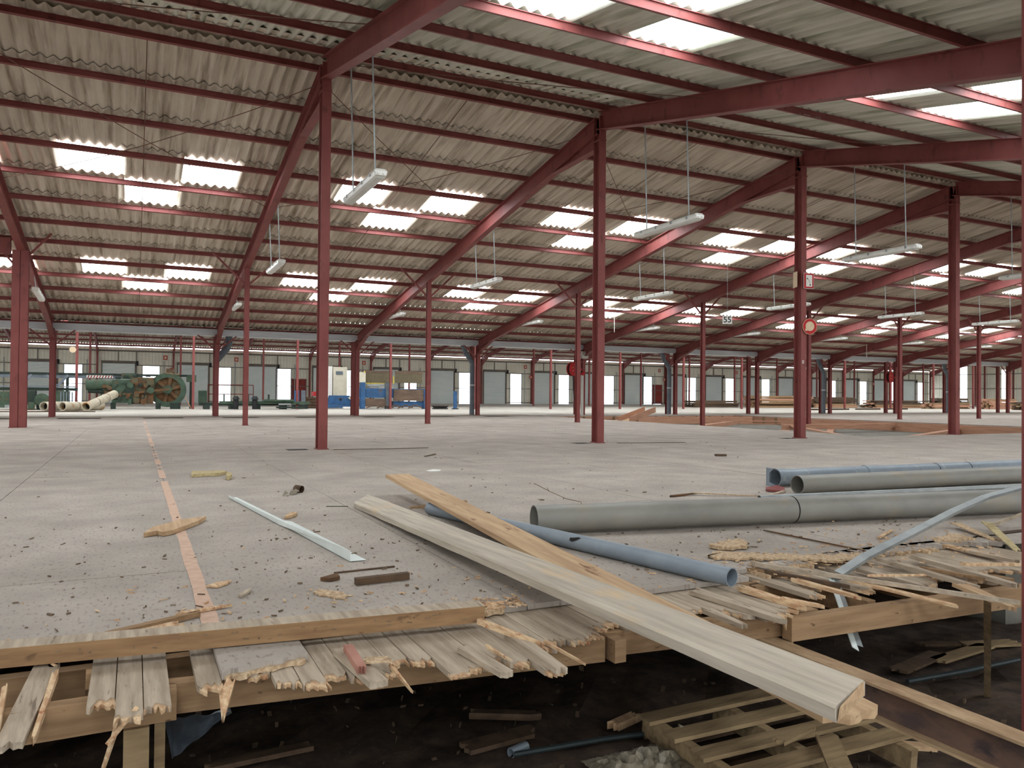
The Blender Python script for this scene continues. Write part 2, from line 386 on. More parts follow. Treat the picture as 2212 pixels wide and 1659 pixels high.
# ---------------- walls
def ribwall(name, p, q, z0, z1, mat_, openings=(), pitch=.22, dep=.035, face=1):
    "trapezoid clad wall from p to q (2d), inner face towards 'face' normal; openings: (u0,u1,z0,z1)"
    p = Vector(p); q = Vector(q); L = (q-p).length; d = (q-p)/L; n = Vector((-d.y, d.x))*face
    mb = MB()
    us = []
    u = 0
    while u < L:
        us += [(u, 0), (u+pitch*.55, 0), (u+pitch*.68, dep), (u+pitch*.87, dep)]; u += pitch
    brk = sorted(set([0, L] + [o[0] for o in openings] + [o[1] for o in openings]))
    prof = []
    def depth(u):
        t = (u % pitch)/pitch
        if t < .55: return 0
        if t < .68: return dep*(t-.55)/.13
        if t < .87: return dep
        return dep*(1-(t-.87)/.13)
    allu = sorted(set([round(a, 4) for a, _ in us if a <= L] + [round(b, 4) for b in brk]))
    for a, b in zip(allu, allu[1:]):
        if b-a < 1e-4: continue
        mid = (a+b)/2; segs = [(z0, z1)]
        for (oa, ob, oz0, oz1) in openings:
            if oa < mid < ob:
                new = []
                for (sa, sb) in segs:
                    if oz0 > sa: new.append((sa, min(sb, oz0)))
                    if oz1 < sb: new.append((max(sa, oz1), sb))
                segs = [s_ for s_ in new if s_[1]-s_[0] > 1e-3]
        A = p+d*a+n*depth(a+1e-5); Bq = p+d*b+n*depth(b-1e-5)
        for (sa, sb) in segs: mb.add([(A.x,A.y,sa),(Bq.x,Bq.y,sa),(Bq.x,Bq.y,sb),(A.x,A.y,sb)], [(0,1,2,3)])
    o = mb.build(name, mat_); o['kind'] = 'structure'; return o
ops = []; shut = []; strips = []; reddoor = []
for k in range(K0, K1):
    fx = FX(k)
    shut.append((fx+.32, fx+2.42, 0, 2.86))
    if k in (2, 9):
        strips.append((fx+2.43, fx+3.55, 0, 2.70)); reddoor.append((fx+3.68, fx+4.72, 0, 1.90))
    else: strips.append((fx+2.95, fx+4.05, 0.0, 2.70))
ops = [(a-XL, b-XL, c, d) for a, b, c, d in shut+strips+reddoor]
WB = ribwall('wall_back', (XL, YB+.1), (XR, YB+.1), 0, 4.05, 'clad', ops, face=-1)
g = MB()
for z in (3.78, ): g.box(XL, XR, YB-.02, YB+.06, z-.05, z+.05)
g.build('girt', 'girt', WB)
for k in range(K0, K1):
    fx = FX(k)
    for (a, b) in ((fx+2.45, fx+5),):
        MB().box(a, b, YB+.0, YB+.05, 2.72, 2.78).build('girt', 'girt', WB)
        MB().box(a, b, YB+.0, YB+.05, 1.34, 1.39).build('girt', 'girt', WB)
        MB().box(a, b, YB+.0, YB+.05, .10, .16).build('girt', 'girt', WB)
    MB().box(fx+1.3, fx+1.36, YB, YB+.05, 2.9, 3.75).build('hanger', 'girt', WB)
    MB().box(fx+2.5, fx+2.55, YB, YB+.05, 0, 3.75).build('hanger', 'girt', WB)
# wall columns with the foot of the far rafter
wc = MB(); wc.ibeam((0,0,0),(0,0,4.0), .12, .16, up=(0,1,0)); wcm = wc.mesh('wall_column', 'red_steel')
for k in range(-3, K1+1): link('wall_column', wcm, WB, (FX(k), YB-.14, 0))
# roller shutters
sm = MB(); nsl = 38; hs = 2.86/nsl
vs = []; fs = []
for i in range(nsl):
    z = i*hs
    for (zz, yy) in ((z, .0), (z+hs*.25, -.018), (z+hs*.75, -.018), (z+hs, .0)):
        vs += [(0, yy, zz), (2.10, yy, zz)]
for i in range(len(vs)//2-1): fs.append((2*i, 2*i+1, 2*i+3, 2*i+2))
sm.add(vs, fs); smm = sm.mesh('slat_curtain', 'shutter')
hd = MB(); hd.tube((-.08,-.12,2.95),(2.18,-.12,2.95),.10,12); hdm = hd.mesh('roller_drum', 'girt')
gd = MB(); gd.box(-.07,0,-.06,.04,0,2.95); gd.box(2.10,2.17,-.06,.04,0,2.95); gdm = gd.mesh('guide_rail', 'girt')
mo = MB(); mo.box(2.19,2.33,-.2,0,2.72,3.05); mom = mo.mesh('motor_box', 'black')
for n, (a, b, c, d) in enumerate(shut):
    o = struct('door_%d' % (n+1), (a, YB+.06, 0)); o['label'] = 'grey steel roller shutter in the back wall'
    link('slat_curtain', smm, o); link('roller_drum', hdm, o); link('guide_rail', gdm, o); link('motor_box', mom, o)
for n, (a, b, c, d) in enumerate(reddoor):
    o = struct('door_%d' % (len(shut)+n+1), (a, YB+.05, 0)); o['label'] = 'red steel personnel door with push bar in the back wall'
    MB().box(a+.04, b-.04, YB+.03, YB+.08, .02, 1.86).build('door_leaf', 'door_red', o)
    f_ = MB(); f_.box(a-.05,a+.04,YB,YB+.1,0,1.92); f_.box(b-.04,b+.05,YB,YB+.1,0,1.92); f_.box(a-.05,b+.05,YB,YB+.1,1.86,1.95); f_.build('door_frame', 'red_steel', o)
    MB().tube((a+.12,YB-.02,.98),(b-.12,YB-.02,.98),.02,8).build('push_bar', 'wood_dark', o)
for n, (a, b, c, d) in enumerate(strips):
    o = struct('window_%d' % (n+1), (a, YB+.12, 0)); o['label'] = 'tall translucent daylight strip in the back wall'
    MB().box(a, b, YB+.11, YB+.12, c+.02, d).build('pane', 'daylight_strip', o)
    f_ = MB(); f_.box(a-.04,a,YB+.04,YB+.13,0,d+.04); f_.box(b,b+.04,YB+.04,YB+.13,0,d+.04); f_.build('window_frame', 'blue_grey', o)
    MB().tube((b+.30,YB-.02,0),(b+.30,YB-.02,3.1),.035,8).build('drain_pipe', 'galv', o)
# right end wall with two doorways
WR = ribwall('wall_right', (XR+.05, YF), (XR+.05, YB+.2), 0, 7.2, 'clad', [(58.1-YF, 58.95-YF, .35, 4.6), (53.3-YF, 54.1-YF, .35, 4.1)], face=1)
for z in (1.95, 3.6): MB().box(XR-.06, XR, YF, YB, z, z+.07).build('girt', 'girt', WR)
for y in (55.9, 57.0, 60.6, 51.4): MB().box(XR-.14, XR-.01, y, y+.12, 0, 7).build('wall_post', 'red_steel', WR)
WL = ribwall('wall_left', (XL-.05, YB+.2), (XL-.05, YF), 0, 7.2, 'clad', [(i*8.0+3, i*8.0+4.1, .05, 2.7) for i in range(9)], face=1)
WF = ribwall('wall_front', (XR, YF), (XL, YF), 0, 7.2, 'clad', [(i*10.0+3, i*10.0+5.4, .02, 3.0) for i in range(11)], face=-1)
o = MB().box(XR+.2, XR+60, 20, 110, -.3, -.2).build('ground_outside', 'grass'); o['kind'] = 'structure'

# ---------------- roof
CEIL = struct('ceiling', (0, 0, 0), 'corrugated fibre cement roof on red steel purlins')
def wave_x(x, pitch, amp): return amp*math.cos(2*math.pi*x/pitch)
def sheet_mesh(name, W, waves, Ls, mat_, solid=True, seg=8):
    pitch = W/waves; tot = W+pitch*.25; n = int(round((waves+.25)*seg)); amp = .030
    mb = MB(); vs = []; th = .007 if solid else 0
    for j, y in enumerate((0, Ls)):
        for i in range(n+1):
            xx = tot*i/n; vs.append((xx, y, wave_x(xx, pitch, amp)))
    fs = [(i, i+1, n+1+i+1, n+1+i) for i in range(n)]
    if solid:
        b = len(vs); vs += [(x, y, z+th) for x, y, z in vs]
        fs += [(b+i+1, b+i, b+n+1+i, b+n+2+i) for i in range(n)]
        fs += [(i+1, i, b+i, b+i+1) for i in range(n)] + [(n+1+i, n+2+i, b+n+2+i, b+n+1+i) for i in range(n)]
        fs += [(0, n+1, b+n+1, b), (n+1+n, n, b+n, b+n+1+n)]
    mb.add(vs, fs); return mb.mesh(name, mat_, smooth=True)
WFAR, WNEAR = 1.05, .873
GF, GN = -1.33, 3.50                   # x of one sheet joint on each slope
YP = [12.25+1.3*i for i in range(14)]               # purlins, far slope
YQ = [11.75-1.345*i for i in range(8)]              # purlins, near slope
LAP = .13
def frame_f(i):
    "top corner of sheet row i on the far slope: y, z, angle, length"
    ya = YP[i]-LAP; yb = YP[i+1]+.11
    za = zf(ya)+RD+PD+.034; zb = zf(yb)+RD+PD+.034+.030
    return ya, za, math.atan2(zb-za, yb-ya), math.hypot(yb-ya, zb-za)
def frame_n(i):
    ya = YQ[i]+LAP; yb = YQ[i+1]-.11
    za = zn(ya)+RD+PD+.034; zb = zn(yb)+RD+PD+.034+.030
    return ya, za, math.atan2(zb-za, ya-yb), math.hypot(yb-ya, zb-za)
far_sky = set(); near_sky = set()
for k in range(K0, K1):
    n0 = round((FX(k)-GF)/WFAR+1.3)
    for r in (3, 8): far_sky |= {(r, n0), (r, n0+2), (r+1, n0+1)}
    m0 = round((FX(k)+.9-GN)/WNEAR)
    near_sky |= {(3, m0), (3, m0+2), (4, m0+1)}
Lf = frame_f(0)[3]; Ln = frame_n(0)[3]
SKL = .165
ms_f = sheet_mesh('roof_sheet', WFAR, 6, Lf, 'fibre_cement'); ms_n = sheet_mesh('roof_sheet_small', WNEAR, 5, Ln, 'fibre_cement_mossy')
sk_f = sheet_mesh('skylight_sheet', WFAR, 6, Lf, 'skylight', False); sk_n = sheet_mesh('skylight_sheet_small', WNEAR, 5, Ln, 'skylight', False)
for me_ in (sk_f, sk_n):
    for v_ in me_.vertices:
        if v_.co.y < .01: v_.co.y += SKL
def strip_row(mb, xa, xb, W, waves, far, i, seg=6):
    ya, za, ang, L = frame_f(i) if far else frame_n(i)
    yb = ya + (1 if far else -1)*L*math.cos(ang); zb = za + L*math.sin(ang); pitch = W/waves
    n = max(1, int(round((xb-xa)/pitch*seg))); vs = []
    g0 = GF if far else GN
    for (y, z) in ((ya, za), (yb, zb)):
        for j in range(n+1):
            x = xa+(xb-xa)*j/n; vs.append((x, y, z+wave_x(x-g0, pitch, .030)))
    mb.add(vs, [(j, j+1, n+1+j+1, n+1+j) for j in range(n)])
for far in (True, False):
    W, waves, g0, rows, sky = (WFAR, 6, GF, 13, far_sky) if far else (WNEAR, 5, GN, 7, near_sky)
    ca, cb = math.floor((XL-g0)/W)-1, math.ceil((XR-g0)/W)+1
    rest = MB()
    for r in range(rows):
        ya, za, ang, L = frame_f(r) if far else frame_n(r)
        run = None
        for c in range(ca, cb+1):
            x = g0+c*W
            if far: indiv = -4 <= c <= 11
            else: indiv = -4 <= c <= 10 and r <= 5
            if (r, c) in sky or indiv:
                if run is not None: strip_row(rest, run, x+.03, W, waves, far, r); run = None
                if far:
                    o = link('skylight_sheet' if (r, c) in sky else 'roof_sheet', sk_f if (r, c) in sky else ms_f, CEIL, (x, ya, za+random.uniform(0,.003)), (ang, 0, 0))
                else:
                    o = link('skylight_sheet' if (r, c) in sky else 'roof_sheet', sk_n if (r, c) in sky else ms_n, CEIL, (x+W, ya, za+random.uniform(0,.003)), (ang, 0, math.pi))
            elif run is None: run = x
        if run is not None: strip_row(rest, run, g0+(cb+1)*W, W, waves, far, r)
    o = rest.build('roof_sheets', 'fibre_cement' if far else 'fibre_cement_mossy', CEIL, smooth=True); o['kind'] = 'stuff'
vf = MB(); zz_ = zf(29.15)+RD+PD+.10; vf.add([(XL,28.85,zz_+.05),(XR,28.85,zz_+.05),(XR,29.8,zz_),(XL,29.8,zz_)], [(0,1,2,3)]); vf.build('valley_light_block', 'gutter_grey', CEIL)  # hidden sheet added to stop sky light leaking in over the gutter
# ridge cap
rc = MB(); zc = zf(12.1)+RD+PD+.09
rc.add([(XL,12.55,zc-.08),(XR,12.55,zc-.08),(XR,12.0,zc+.05),(XL,12.0,zc+.05),(XR,11.4,zc-.09),(XL,11.4,zc-.09)], [(0,1,2,3),(3,2,4,5)])
rc.build('ridge_cap', 'fibre_cement', CEIL)
# far hall roof, valley strip and the hall behind the camera
fr = MB(); pitch = .175
def corr(mb, xa, xb, p, q, seg=6):
    n = int((xb-xa)/pitch*seg); vs = []
    for (y, z) in (p, q):
        for j in range(n+1):
            x = xa+(xb-xa)*j/n; vs.append((x, y, z+wave_x(x, pitch, .030)))
    mb.add(vs, [(j, j+1, n+1+j+1, n+1+j) for j in range(n)])
ROOFUP = RD+PD+.03
for j in range(4):
    a = YB+.25-j*1.4; b = a-1.45; corr(fr, -14, XR, (a, zw(a)+ROOFUP-.17), (b, zw(b)+ROOFUP-.17+.012))
for j in range(4, 8):
    a = YB+.25-j*1.4; b = a-1.45; corr(fr, 20, XR, (a, zw(a)+ROOFUP-.17), (b, zw(b)+ROOFUP-.17+.012))
o = fr.build('far_roof_sheets', 'fibre_cement', CEIL, smooth=True); o['kind'] = 'stuff'
fl = MB()
def quad(mb, xa, xb, p, q): mb.add([(xa,p[0],p[1]),(xb,p[0],p[1]),(xb,q[0],q[1]),(xa,q[0],q[1])], [(0,1,2,3)])
ya = YB+.25-4*1.4; yb = YB+.25-8*1.4
quad(fl, XL, -14, (YB+.25, zw(YB+.25)+ROOFUP-.17), (ya, zw(ya)+ROOFUP-.17))
quad(fl, XL, 20, (ya, zw(ya)+ROOFUP-.17), (yb, zw(yb)+ROOFUP-.17))
quad(fl, XL, XR, (yb, zw(yb)+ROOFUP-.17), (YR2, zw(YR2)+ROOFUP-.1))
# near slope of the far hall gets unseen glowing bands, added to light the halls
band = MB()
def banded(mb, bd, xa, xb, p, q, bands):
    f = lambda t: (p[0]+(q[0]-p[0])*t, p[1]+(q[1]-p[1])*t)
    prev = 0
    for (t0, t1) in bands:
        quad(mb, xa, xb, f(prev), f(t0))
        x = xa
        while x < xb:
            quad(bd, x, min(x+2.1, xb), f(t0), f(t1)); quad(mb, min(x+2.1, xb), min(x+5.0, xb), f(t0), f(t1)); x += 5.0
        prev = t1
    quad(mb, xa, xb, f(prev), f(1))
banded(fl, band, XL, XR, (YV2-.1, zv(YV2)+ROOFUP), (YR2, zv(YR2)+ROOFUP), ((.14,.24),(.36,.46),(.62,.72)))
zfront = zn(2.1)+ROOFUP
banded(fl, band, XL, XR, (2.33, zfront), (YF-.2, zfront+2.9), ((.16,.26),(.42,.52),(.70,.80)))
o = fl.build('roof_deck', 'fibre_cement', CEIL); o['kind'] = 'stuff'
o = band.build('added_light_bands', 'skylight', CEIL); o['kind'] = 'stuff'  # unseen glowing bands added over the far hall and behind the camera
# far hall purlins in view
for j in range(6):
    y = YB-.1-j*1.38
    MB().box(-12, XR, y-.03, y+.03, zw(y)+RD-.17-.02, zw(y)+RD+PD-.17).build('purlin', 'red_steel', CEIL)

# purlins of the near hall, one per bay and line
pm = MB(); pm.ibeam((0,0,PD/2),(BAY-.004,0,PD/2), .055, PD, .008, .006); pmesh = pm.mesh('purlin', 'red_steel')
rest = MB()
for far in (True, False):
    for i, y in enumerate(YP if far else YQ):
        z = (zf(y) if far else zn(y))+RD; ang = -math.atan(SF) if far else math.atan(SN)
        for k in range(K0, K1):
            if -2 <= k < 11: link('purlin', pmesh, CEIL, (FX(k)+.002, y, z), (ang, 0, 0))
            else: rest.ibeam((FX(k), y, z+PD/2), (FX(k)+BAY, y, z+PD/2), .055, PD, .008, .006)
o = rest.build('far_purlins', 'red_steel', CEIL); o['kind'] = 'stuff'
# sag rods in mid bay and crossed bracing wires
for k in range(-1, 9):
    x = FX(k)+2.5
    r_ = MB(); r_.bar((x, YP[0], zf(YP[0])+RD+.03), (x, YP[-1], zf(YP[-1])+RD+.03), .014, .006); r_.build('sag_rod', 'rust_rod', CEIL)
def wire(p, q, r=.007, sag=.0, mat_='rust_rod', name='brace_wire', par=None, n=1):
    p = Vector(p); q = Vector(q); pts = []
    n = 6 if sag else 1
    for i in range(n+1):
        t = i/n; v = p.lerp(q, t); v.z -= sag*4*t*(1-t); pts.append(v)
    return MB().path(pts, r, 5).build(name, mat_, par or CEIL)
for k in (0, 1, 2):
    a, b = FX(k), FX(k+1)
    wire((a+.1, 12.3, zf(12.3)+.12), (b-.1, 17.45, zf(17.45)+.2), sag=.06)
    wire((b-.1, 12.3, zf(12.3)+.12), (a+.1, 17.45, zf(17.45)+.2), sag=.16)
    wire((a+.1, 11.6, zn(11.6)+.2), (b-.1, 9.0, zn(9.0)+.24), sag=.03)

# ================================================================== STEEL FRAME (things)
def rafter_mb(k, far):
    mb = MB(); x = FX(k); b, tf, tw = .15, .013, .009
    if far:
        ya, yb = 12.02, YV1; f = zf
    else:
        ya, yb = 11.98, 2.0; f = zn
    mb.ibeam((x, ya, f(ya)+RD/2), (x, yb, f(yb)+RD/2), b, RD, tf, tw)
    s = 1 if far else -1
    def haunch(y0, y1, drop):
        # wedge under the rafter, deepest at y0
        mb.prism([(x-tw/2, y0, f(y0)+.01), (x-tw/2, y0, f(y0)-drop), (x-tw/2, y1, f(y1)+.01)], (tw, 0, 0))
        mb.bar((x, y0, f(y0)-drop), (x, y1, f(y1)), b, tf)
    if far:
        haunch(12.1, 13.7, .24); haunch(YV1-.06, YV1-1.3, .22)
    return mb
vis_x = lambda k, y: 1106 + F*((Vector((FX(k), y, 0))-EYE).dot(RT))/((Vector((FX(k), y, 0))-EYE).dot(fw))
for k in range(-1, 13):
    if -1 <= k <= 14:
        name_k = {0:'leftmost'}.get(k, ORD[k] + ' from the left' if 0 < k < 11 else None)
        lab = ('red steel rafter sloping from the ridge down to the valley, %s' % name_k) if name_k else 'red steel rafter sloping down to the valley, beyond the edge of view'
        if k == 1: lab = 'red steel rafter falling from the nearest tall column to the valley gutter'
        o = rafter_mb(k, True).build('steel_rafter', 'red_steel')
        tag(o, lab, 'rafter', 'rafters on the far slope of the near hall', 'thing')
    else:
        o = rafter_mb(k, True).build('steel_rafter', 'red_steel'); tag(o, 'distant red steel rafter hidden beyond the edge of view', 'rafter', 'rafters out of view', 'thing')
    if 0 <= k <= 6:
        lab = {1:'thick red steel rafter coming overhead from the nearest tall column to the top edge', 2:'long red steel rafter crossing the upper right from the second tall column',
               3:'red steel rafter running right from the top of the third tall column', 4:'short piece of red steel rafter right of the fourth tall column top'}.get(k, 'red steel rafter of the near slope beyond the edge of view')
        o = rafter_mb(k, False).build('steel_rafter', 'red_steel'); tag(o, lab, 'rafter', 'rafters on the near slope of the near hall', 'thing')

def column(name, x, y, h, b, d, label, group, braces=None, plate=True, joint=None, z0=0.0, extra=None):
    t = thing(name, (x, y, z0), label, 'column', group)
    s = MB(); s.ibeam((x, y, z0), (x, y, h), b, d, .012, .009, up=(0,1,0)); s.build('shaft', 'red_steel', t)
    if plate: MB().box(x-b*.62, x+b*.62, y-d*.62, y+d*.62, z0, z0+.015).build('base_plate', 'red_steel', t)
    if braces:
        zj, zt, dx = braces
        for sgn in (-1, 1): MB().bar((x+sgn*.03, y, zj), (x+sgn*dx, y, zt), .045, .045).build('knee_brace', 'red_steel', t)
    return t
# front row (under the ridge)
lab_r = {1:'tall red steel column nearest the camera, left of centre', 2:'tall red steel column in front of the hose reel, second of its row',
         3:'tall red steel column carrying a square and a round red sign', 4:'tall red steel column fourth in the front row, near the right edge'}
for k in (0, 1, 2, 3, 4, 5, 6):
    t = column('steel_column', FX(k), YRG, 5.95, .14, .20, lab_r.get(k, 'tall red steel column of the front row outside the view'), 'tall columns under the ridge')
    MB().box(FX(k)-.075, FX(k)+.075, YRG-.12, YRG+.12, 5.50, 5.52).build('cap_plate', 'red_steel', t)
# second row, half way down the slope
for k in range(0, 9):
    zt = zf(YM)+.02
    n = k
    lab = 'slim red steel column in the second row, %s' % nth(n)
    if k == 0: lab = 'broad double red steel column at the left edge of the photo'
    if k == 5: lab = 'slim red steel column hidden almost wholly behind the tall column with signs'
    if k == 8: lab = 'slim red steel column of the second row outside the view'
    if k == 0:
        t = column('steel_column', FX(k)-.085, YM, zt, .16, .18, lab, 'columns of the second row', (zt-.35, zf(YM-1.3)+RD+.3, 1.0))
        s = MB(); s.ibeam((FX(k)+.085, YM, 0), (FX(k)+.085, YM, zt), .16, .18, .012, .009, up=(0,1,0)); s.build('shaft', 'red_steel', t)
    else:
        t = column('steel_column', FX(k), YM, zt, .12, .13, lab, 'columns of the second row', (zt-.45, zf(YM)+RD+.02, .85), z0=(-.34 if FX(k) > 15 and FX(k) < 25 else 0))
MB_ = MB(); MB_.bar((FX(0)-.2, YM, zf(YM)+.1), (FX(0)-1.6, YM, zf(YM)+.1), .16, .36); solo(MB_, 'tie_beam', 'red_steel', 'short dark red steel beam meeting the double column at the left edge', 'beam')
# valley rows
vdef = 0
for k in range(-1, 13):
    lab = 'dark red steel column under the valley gutter, nearer row, %s' % nth(k) if 0 <= k <= 10 else 'valley column of the nearer row outside the view'
    column('steel_column', FX(k), YV1, zf(YV1)+.15, .14, .16, lab, 'valley columns, nearer row', (2.3, 3.03, .85))
    lab = 'dark red steel column under the valley gutter, farther row, %s' % nth(k) if 0 <= k <= 10 else 'valley column of the farther row outside the view'
    column('steel_column', FX(k), YV2, 2.86, .14, .16, lab, 'valley columns, farther row', (2.35, 2.86, .5) if k % 2 else None)
# far hall rows
for k in range(-1, 17):
    lab = 'slim red steel column in far hall, nearer row, %s' % nth(k) if 0 <= k <= 15 else 'far hall column of the nearer row outside the view'
    column('steel_column', FX(k), YA, zv(YA)+.02, .11, .12, lab, 'far hall columns, nearer row')
for k in range(-2, 19):
    lab = 'thin red steel column deep in far hall, farther row, %s' % nth(k+1) if k >= -1 and k <= 17 else 'far hall column of the farther row outside the view'
    column('steel_column', FX(k), YBR, zw(YBR)+.02 if YBR > YR2 else zv(YBR), .11, .12, lab, 'far hall columns, farther row')
# far hall rafters
for k in range(-2, K1+1):
    x = FX(k); mb = MB()
    mb.ibeam((x, YB-.1, zw(YB-.1)+.16-.17), (x, YR2, zw(YR2)+.16-.17), .12, .30, .012, .009)
    mb.prism([(x-.005, YB-.2, zw(YB)-.16), (x-.005, YB-.2, zw(YB)-.55), (x-.005, YB-1.5, zw(YB-1.5)-.16)], (.01, 0, 0)); mb.bar((x, YB-.2, zw(YB)-.55), (x, YB-1.5, zw(YB-1.5)-.16), .12, .014)
    mb.ibeam((x, YR2, zv(YR2)+.16), (x, YV2, zv(YV2)+.16), .12, .30, .012, .009)
    tag(mb.build('steel_rafter', 'red_steel'), ('red steel rafter over the far hall meeting the back wall, %s' % nth(k+1)) if k >= -1 else 'far hall rafter outside the view', 'rafter', 'far hall rafters', 'thing')
# near column at the right edge, foot in the pit
t = column('steel_column', 3.555, 1.985, 4.0, .14, .16, 'red steel column at the right edge, close to the camera, foot in the pit', None, z0=-.72)

# valley gutter
g = MB(); g.prism([(XL,28.98,3.06),(XL,28.98,2.84),(XL,29.66,2.84),(XL,29.66,3.06),(XL,29.655,3.06),(XL,29.655,2.845),(XL,28.985,2.845),(XL,28.985,3.06)], (XR-XL, 0, 0))
g = g.build('gutter', 'gutter_grey'); tag(g, 'long grey metal valley gutter running along the tops of the paired columns', 'gutter')
# downpipes from the gutter
def downpipe(k, label, bent=True):
    x = FX(k); y = (YV1+YV2)/2; t = thing('downpipe', (x-.1, y, 0), label, 'downpipe', 'grey downpipes at the valley')
    MB().path([(x-.55, y, 2.86), (x-.42, y, 2.55), (x-.12, y, 2.15), (x-.12, y, .02)], .10, 12).build('pipe', 'blue_grey', t, smooth=True)
    MB().tube((x-.12,y,1.2),(x-.12,y,1.26),.112,12).build('pipe_collar', 'gutter_grey', t)
downpipe(3, 'grey bent downpipe between the paired columns beside the blue machine')
downpipe(5, 'tall grey bent downpipe left of the slim column under the number plate')
downpipe(7, 'grey bent downpipe between paired columns right of the signed tall column')
downpipe(9, 'grey downpipe just left of the fourth tall column base')
x = FX(1); t = thing('downpipe', (x+.3, 29.3, 0), 'short grey bent duct hanging from the gutter beside the green wheel machine', 'downpipe', 'grey downpipes at the valley')
MB().path([(x+.42, 29.3, 2.86), (x+.42, 29.3, 2.5), (x+.02, 29.3, 2.0)], .12, 12).build('pipe', 'blue_grey', t, smooth=True)

# ================================================================== HANGING TUBE LAMPS
def lamp_parts():
    t = link('hanging_lamp', None); t['category'] = 'lamp'
    L = 1.60; body = MB(); prof = [(-.055,.0),(-.085,-.02),(-.085,-.035),(.085,-.035),(.085,-.02),(.055,.0)]
    body.prism([(a, -L/2, c+.0) for a, c in prof], (0, L, 0)); body = link('housing', body.mesh('housing', 'lamp_body'), t)
    lens = MB(); prof = [(-.08,-.035),(-.07,-.085),(-.045,-.105),(.045,-.105),(.07,-.085),(.08,-.035)]
    lens.prism([(a, -L/2+.03, c) for a, c in prof], (0, L-.06, 0)); lens = link('diffuser', lens.mesh('diffuser', 'lamp_lens'), t)
    for s in (-1, 1):
        e = MB(); e.prism([(a*1.0, s*(L/2-.03), c) for a, c in [(-.08,-.03),(-.065,-.085),(.065,-.085),(.08,-.03)]], (0, s*.05, 0)); link('end_cap', e.mesh('end_cap', 'white'), t)
        for q in (-.035, .035): 
            e = MB(); e.tube((q, s*(L/2+.02), -.06), (q, s*(L/2+.035), -.06), .016, 8); link('tube_socket', e.mesh('tube_socket', 'white'), t)
    for y in (-.6, -.2, .2, .6):
        c = MB(); c.box(-.09,-.083,y-.02,y+.02,-.06,-.01); c.box(.083,.09,y-.02,y+.02,-.06,-.01); link('clip', c.mesh('clip', 'galv'), t)
    return t
proto = lamp_parts(); first = True
LAMPS = []
for k in range(1, 5): LAMPS.append((k, 10.15, 3.66, 'a'))
for k in range(1, 7): LAMPS.append((k, 17.35, 3.64, 'b'))
for k in range(1, 9): LAMPS.append((k, 24.6, 3.48, 'c'))
LAMPS.append((0, 23.6, 3.42, 'd'))
rown = {'a':'nearest row of lamps', 'b':'middle row of lamps', 'c':'farthest row of lamps'}
cnt = {}
for (k, y, z, row) in LAMPS:
    loc = (FX(k)+.12, y, z)
    i = cnt.get(row, 0); cnt[row] = i+1
    lab = 'white twin-tube lamp hung on rods, %s in the %s' % (nth(i), rown.get(row, ''))
    if row == 'd': lab = 'tilted white tube lamp by the rafter at the far left edge'
    if first: t = proto; t.location = loc; t['label'] = lab; first = False
    else:
        t = clone(proto, loc, lab)
        for ch in list(t.children):
            if ch.name.startswith('hanger_rod'): bpy.data.objects.remove(ch)
    t['group'] = 'hanging tube lamps'
    up = (zn(y) if row == 'a' else zf(y))
    for s in (-1, 1):
        yy = y+s*.55; top = (zn(yy) if row == 'a' else zf(yy))
        r_ = MB(); r_.tube((0, s*.55, -.005), (-.05, s*.55, top-z), .011, 6); link('hanger_rod', r_.mesh('hanger_rod', 'galv'), t)
    if row == 'd': t.rotation_euler = (math.radians(-4), 0, 0)

# ================================================================== SIGNS AND FITTINGS ON COLUMNS
def quadframe(c, nrm, w, h):
    n = Vector(nrm).normalized(); r = Vector((0,0,1)).cross(n).normalized(); u = n.cross(r)
    return Vector(c), r, u, n
def plate(mb, c, r, u, n, w, h, t=.006):
    mb.prism([c-r*w/2-u*h/2, c+r*w/2-u*h/2, c+r*w/2+u*h/2, c-r*w/2+u*h/2], n*t); return mb
def disc(mb, c, r, u, n, rad, t=.006, seg=28):
    mb.prism([c+r*math.cos(2*math.pi*i/seg)*rad+u*math.sin(2*math.pi*i/seg)*rad for i in range(seg)], n*t); return mb
x3 = FX(3)
nn = (-.25, -1, 0)
c, r, u, n = quadframe((x3+.07, YRG-.16, 3.30), nn, .26, .34)
t = thing('fire_sign', tuple(c-u*.17), 'square red and white notice plate high on the tall column with signs', 'sign')
plate(MB(), c, r, u, n, .235, .325).build('back_plate', 'white', t); plate(MB(), c+n*.006, r, u, n, .222, .312, .003).build('red_field', 'red_paint', t)
plate(MB(), c+n*.009+r*.005, r, u, n, .14, .245, .003).build('paper_notice', 'white', t)
disc(MB(), c+n*.012+r*-.035+u*.045, r, u, n, .015, .002, 10).build('blot', 'black', t); disc(MB(), c+n*.012+r*.03-u*.085, r, u, n, .016, .002, 10).build('blot', 'black', t)
MB().bar(c+n*.013-r*.01+u*.03, c+n*.013+r*.03-u*.05, .004, .002, n).build('pen_line', 'black', t)
c, r, u, n = quadframe((x3+.105, YRG-.16, 2.345), nn, .26, .34)
t = thing('fire_sign', tuple(c-u*.17), 'round red sign with faded cream centre on the tall column', 'sign')
disc(MB(), c, r, u, n, .168).build('back_plate', 'paper_tan', t)
disc(MB(), c+n*.006, r, u, n, .16, .003).build('red_field', 'red_paint', t); disc(MB(), c+n*.009+u*.005, r, u, n, .10, .003).build('faded_centre', 'paper_tan', t)
plate(MB(), c+n*.012-r*.085-u*.07, r, u, n, .05, .05, .002).build('peeled_patch', 'paper_tan', t)
c, r, u, n = quadframe((x3-.12, YRG+.02, 3.33), (-.9, .45, 0), .26, .34)
t = thing('fire_sign', tuple(c-u*.17), 'pale sign seen nearly edge-on at the left of the signed tall column', 'sign'); plate(MB(), c, r, u, n, .235, .325).build('back_plate', 'paper_tan', t)
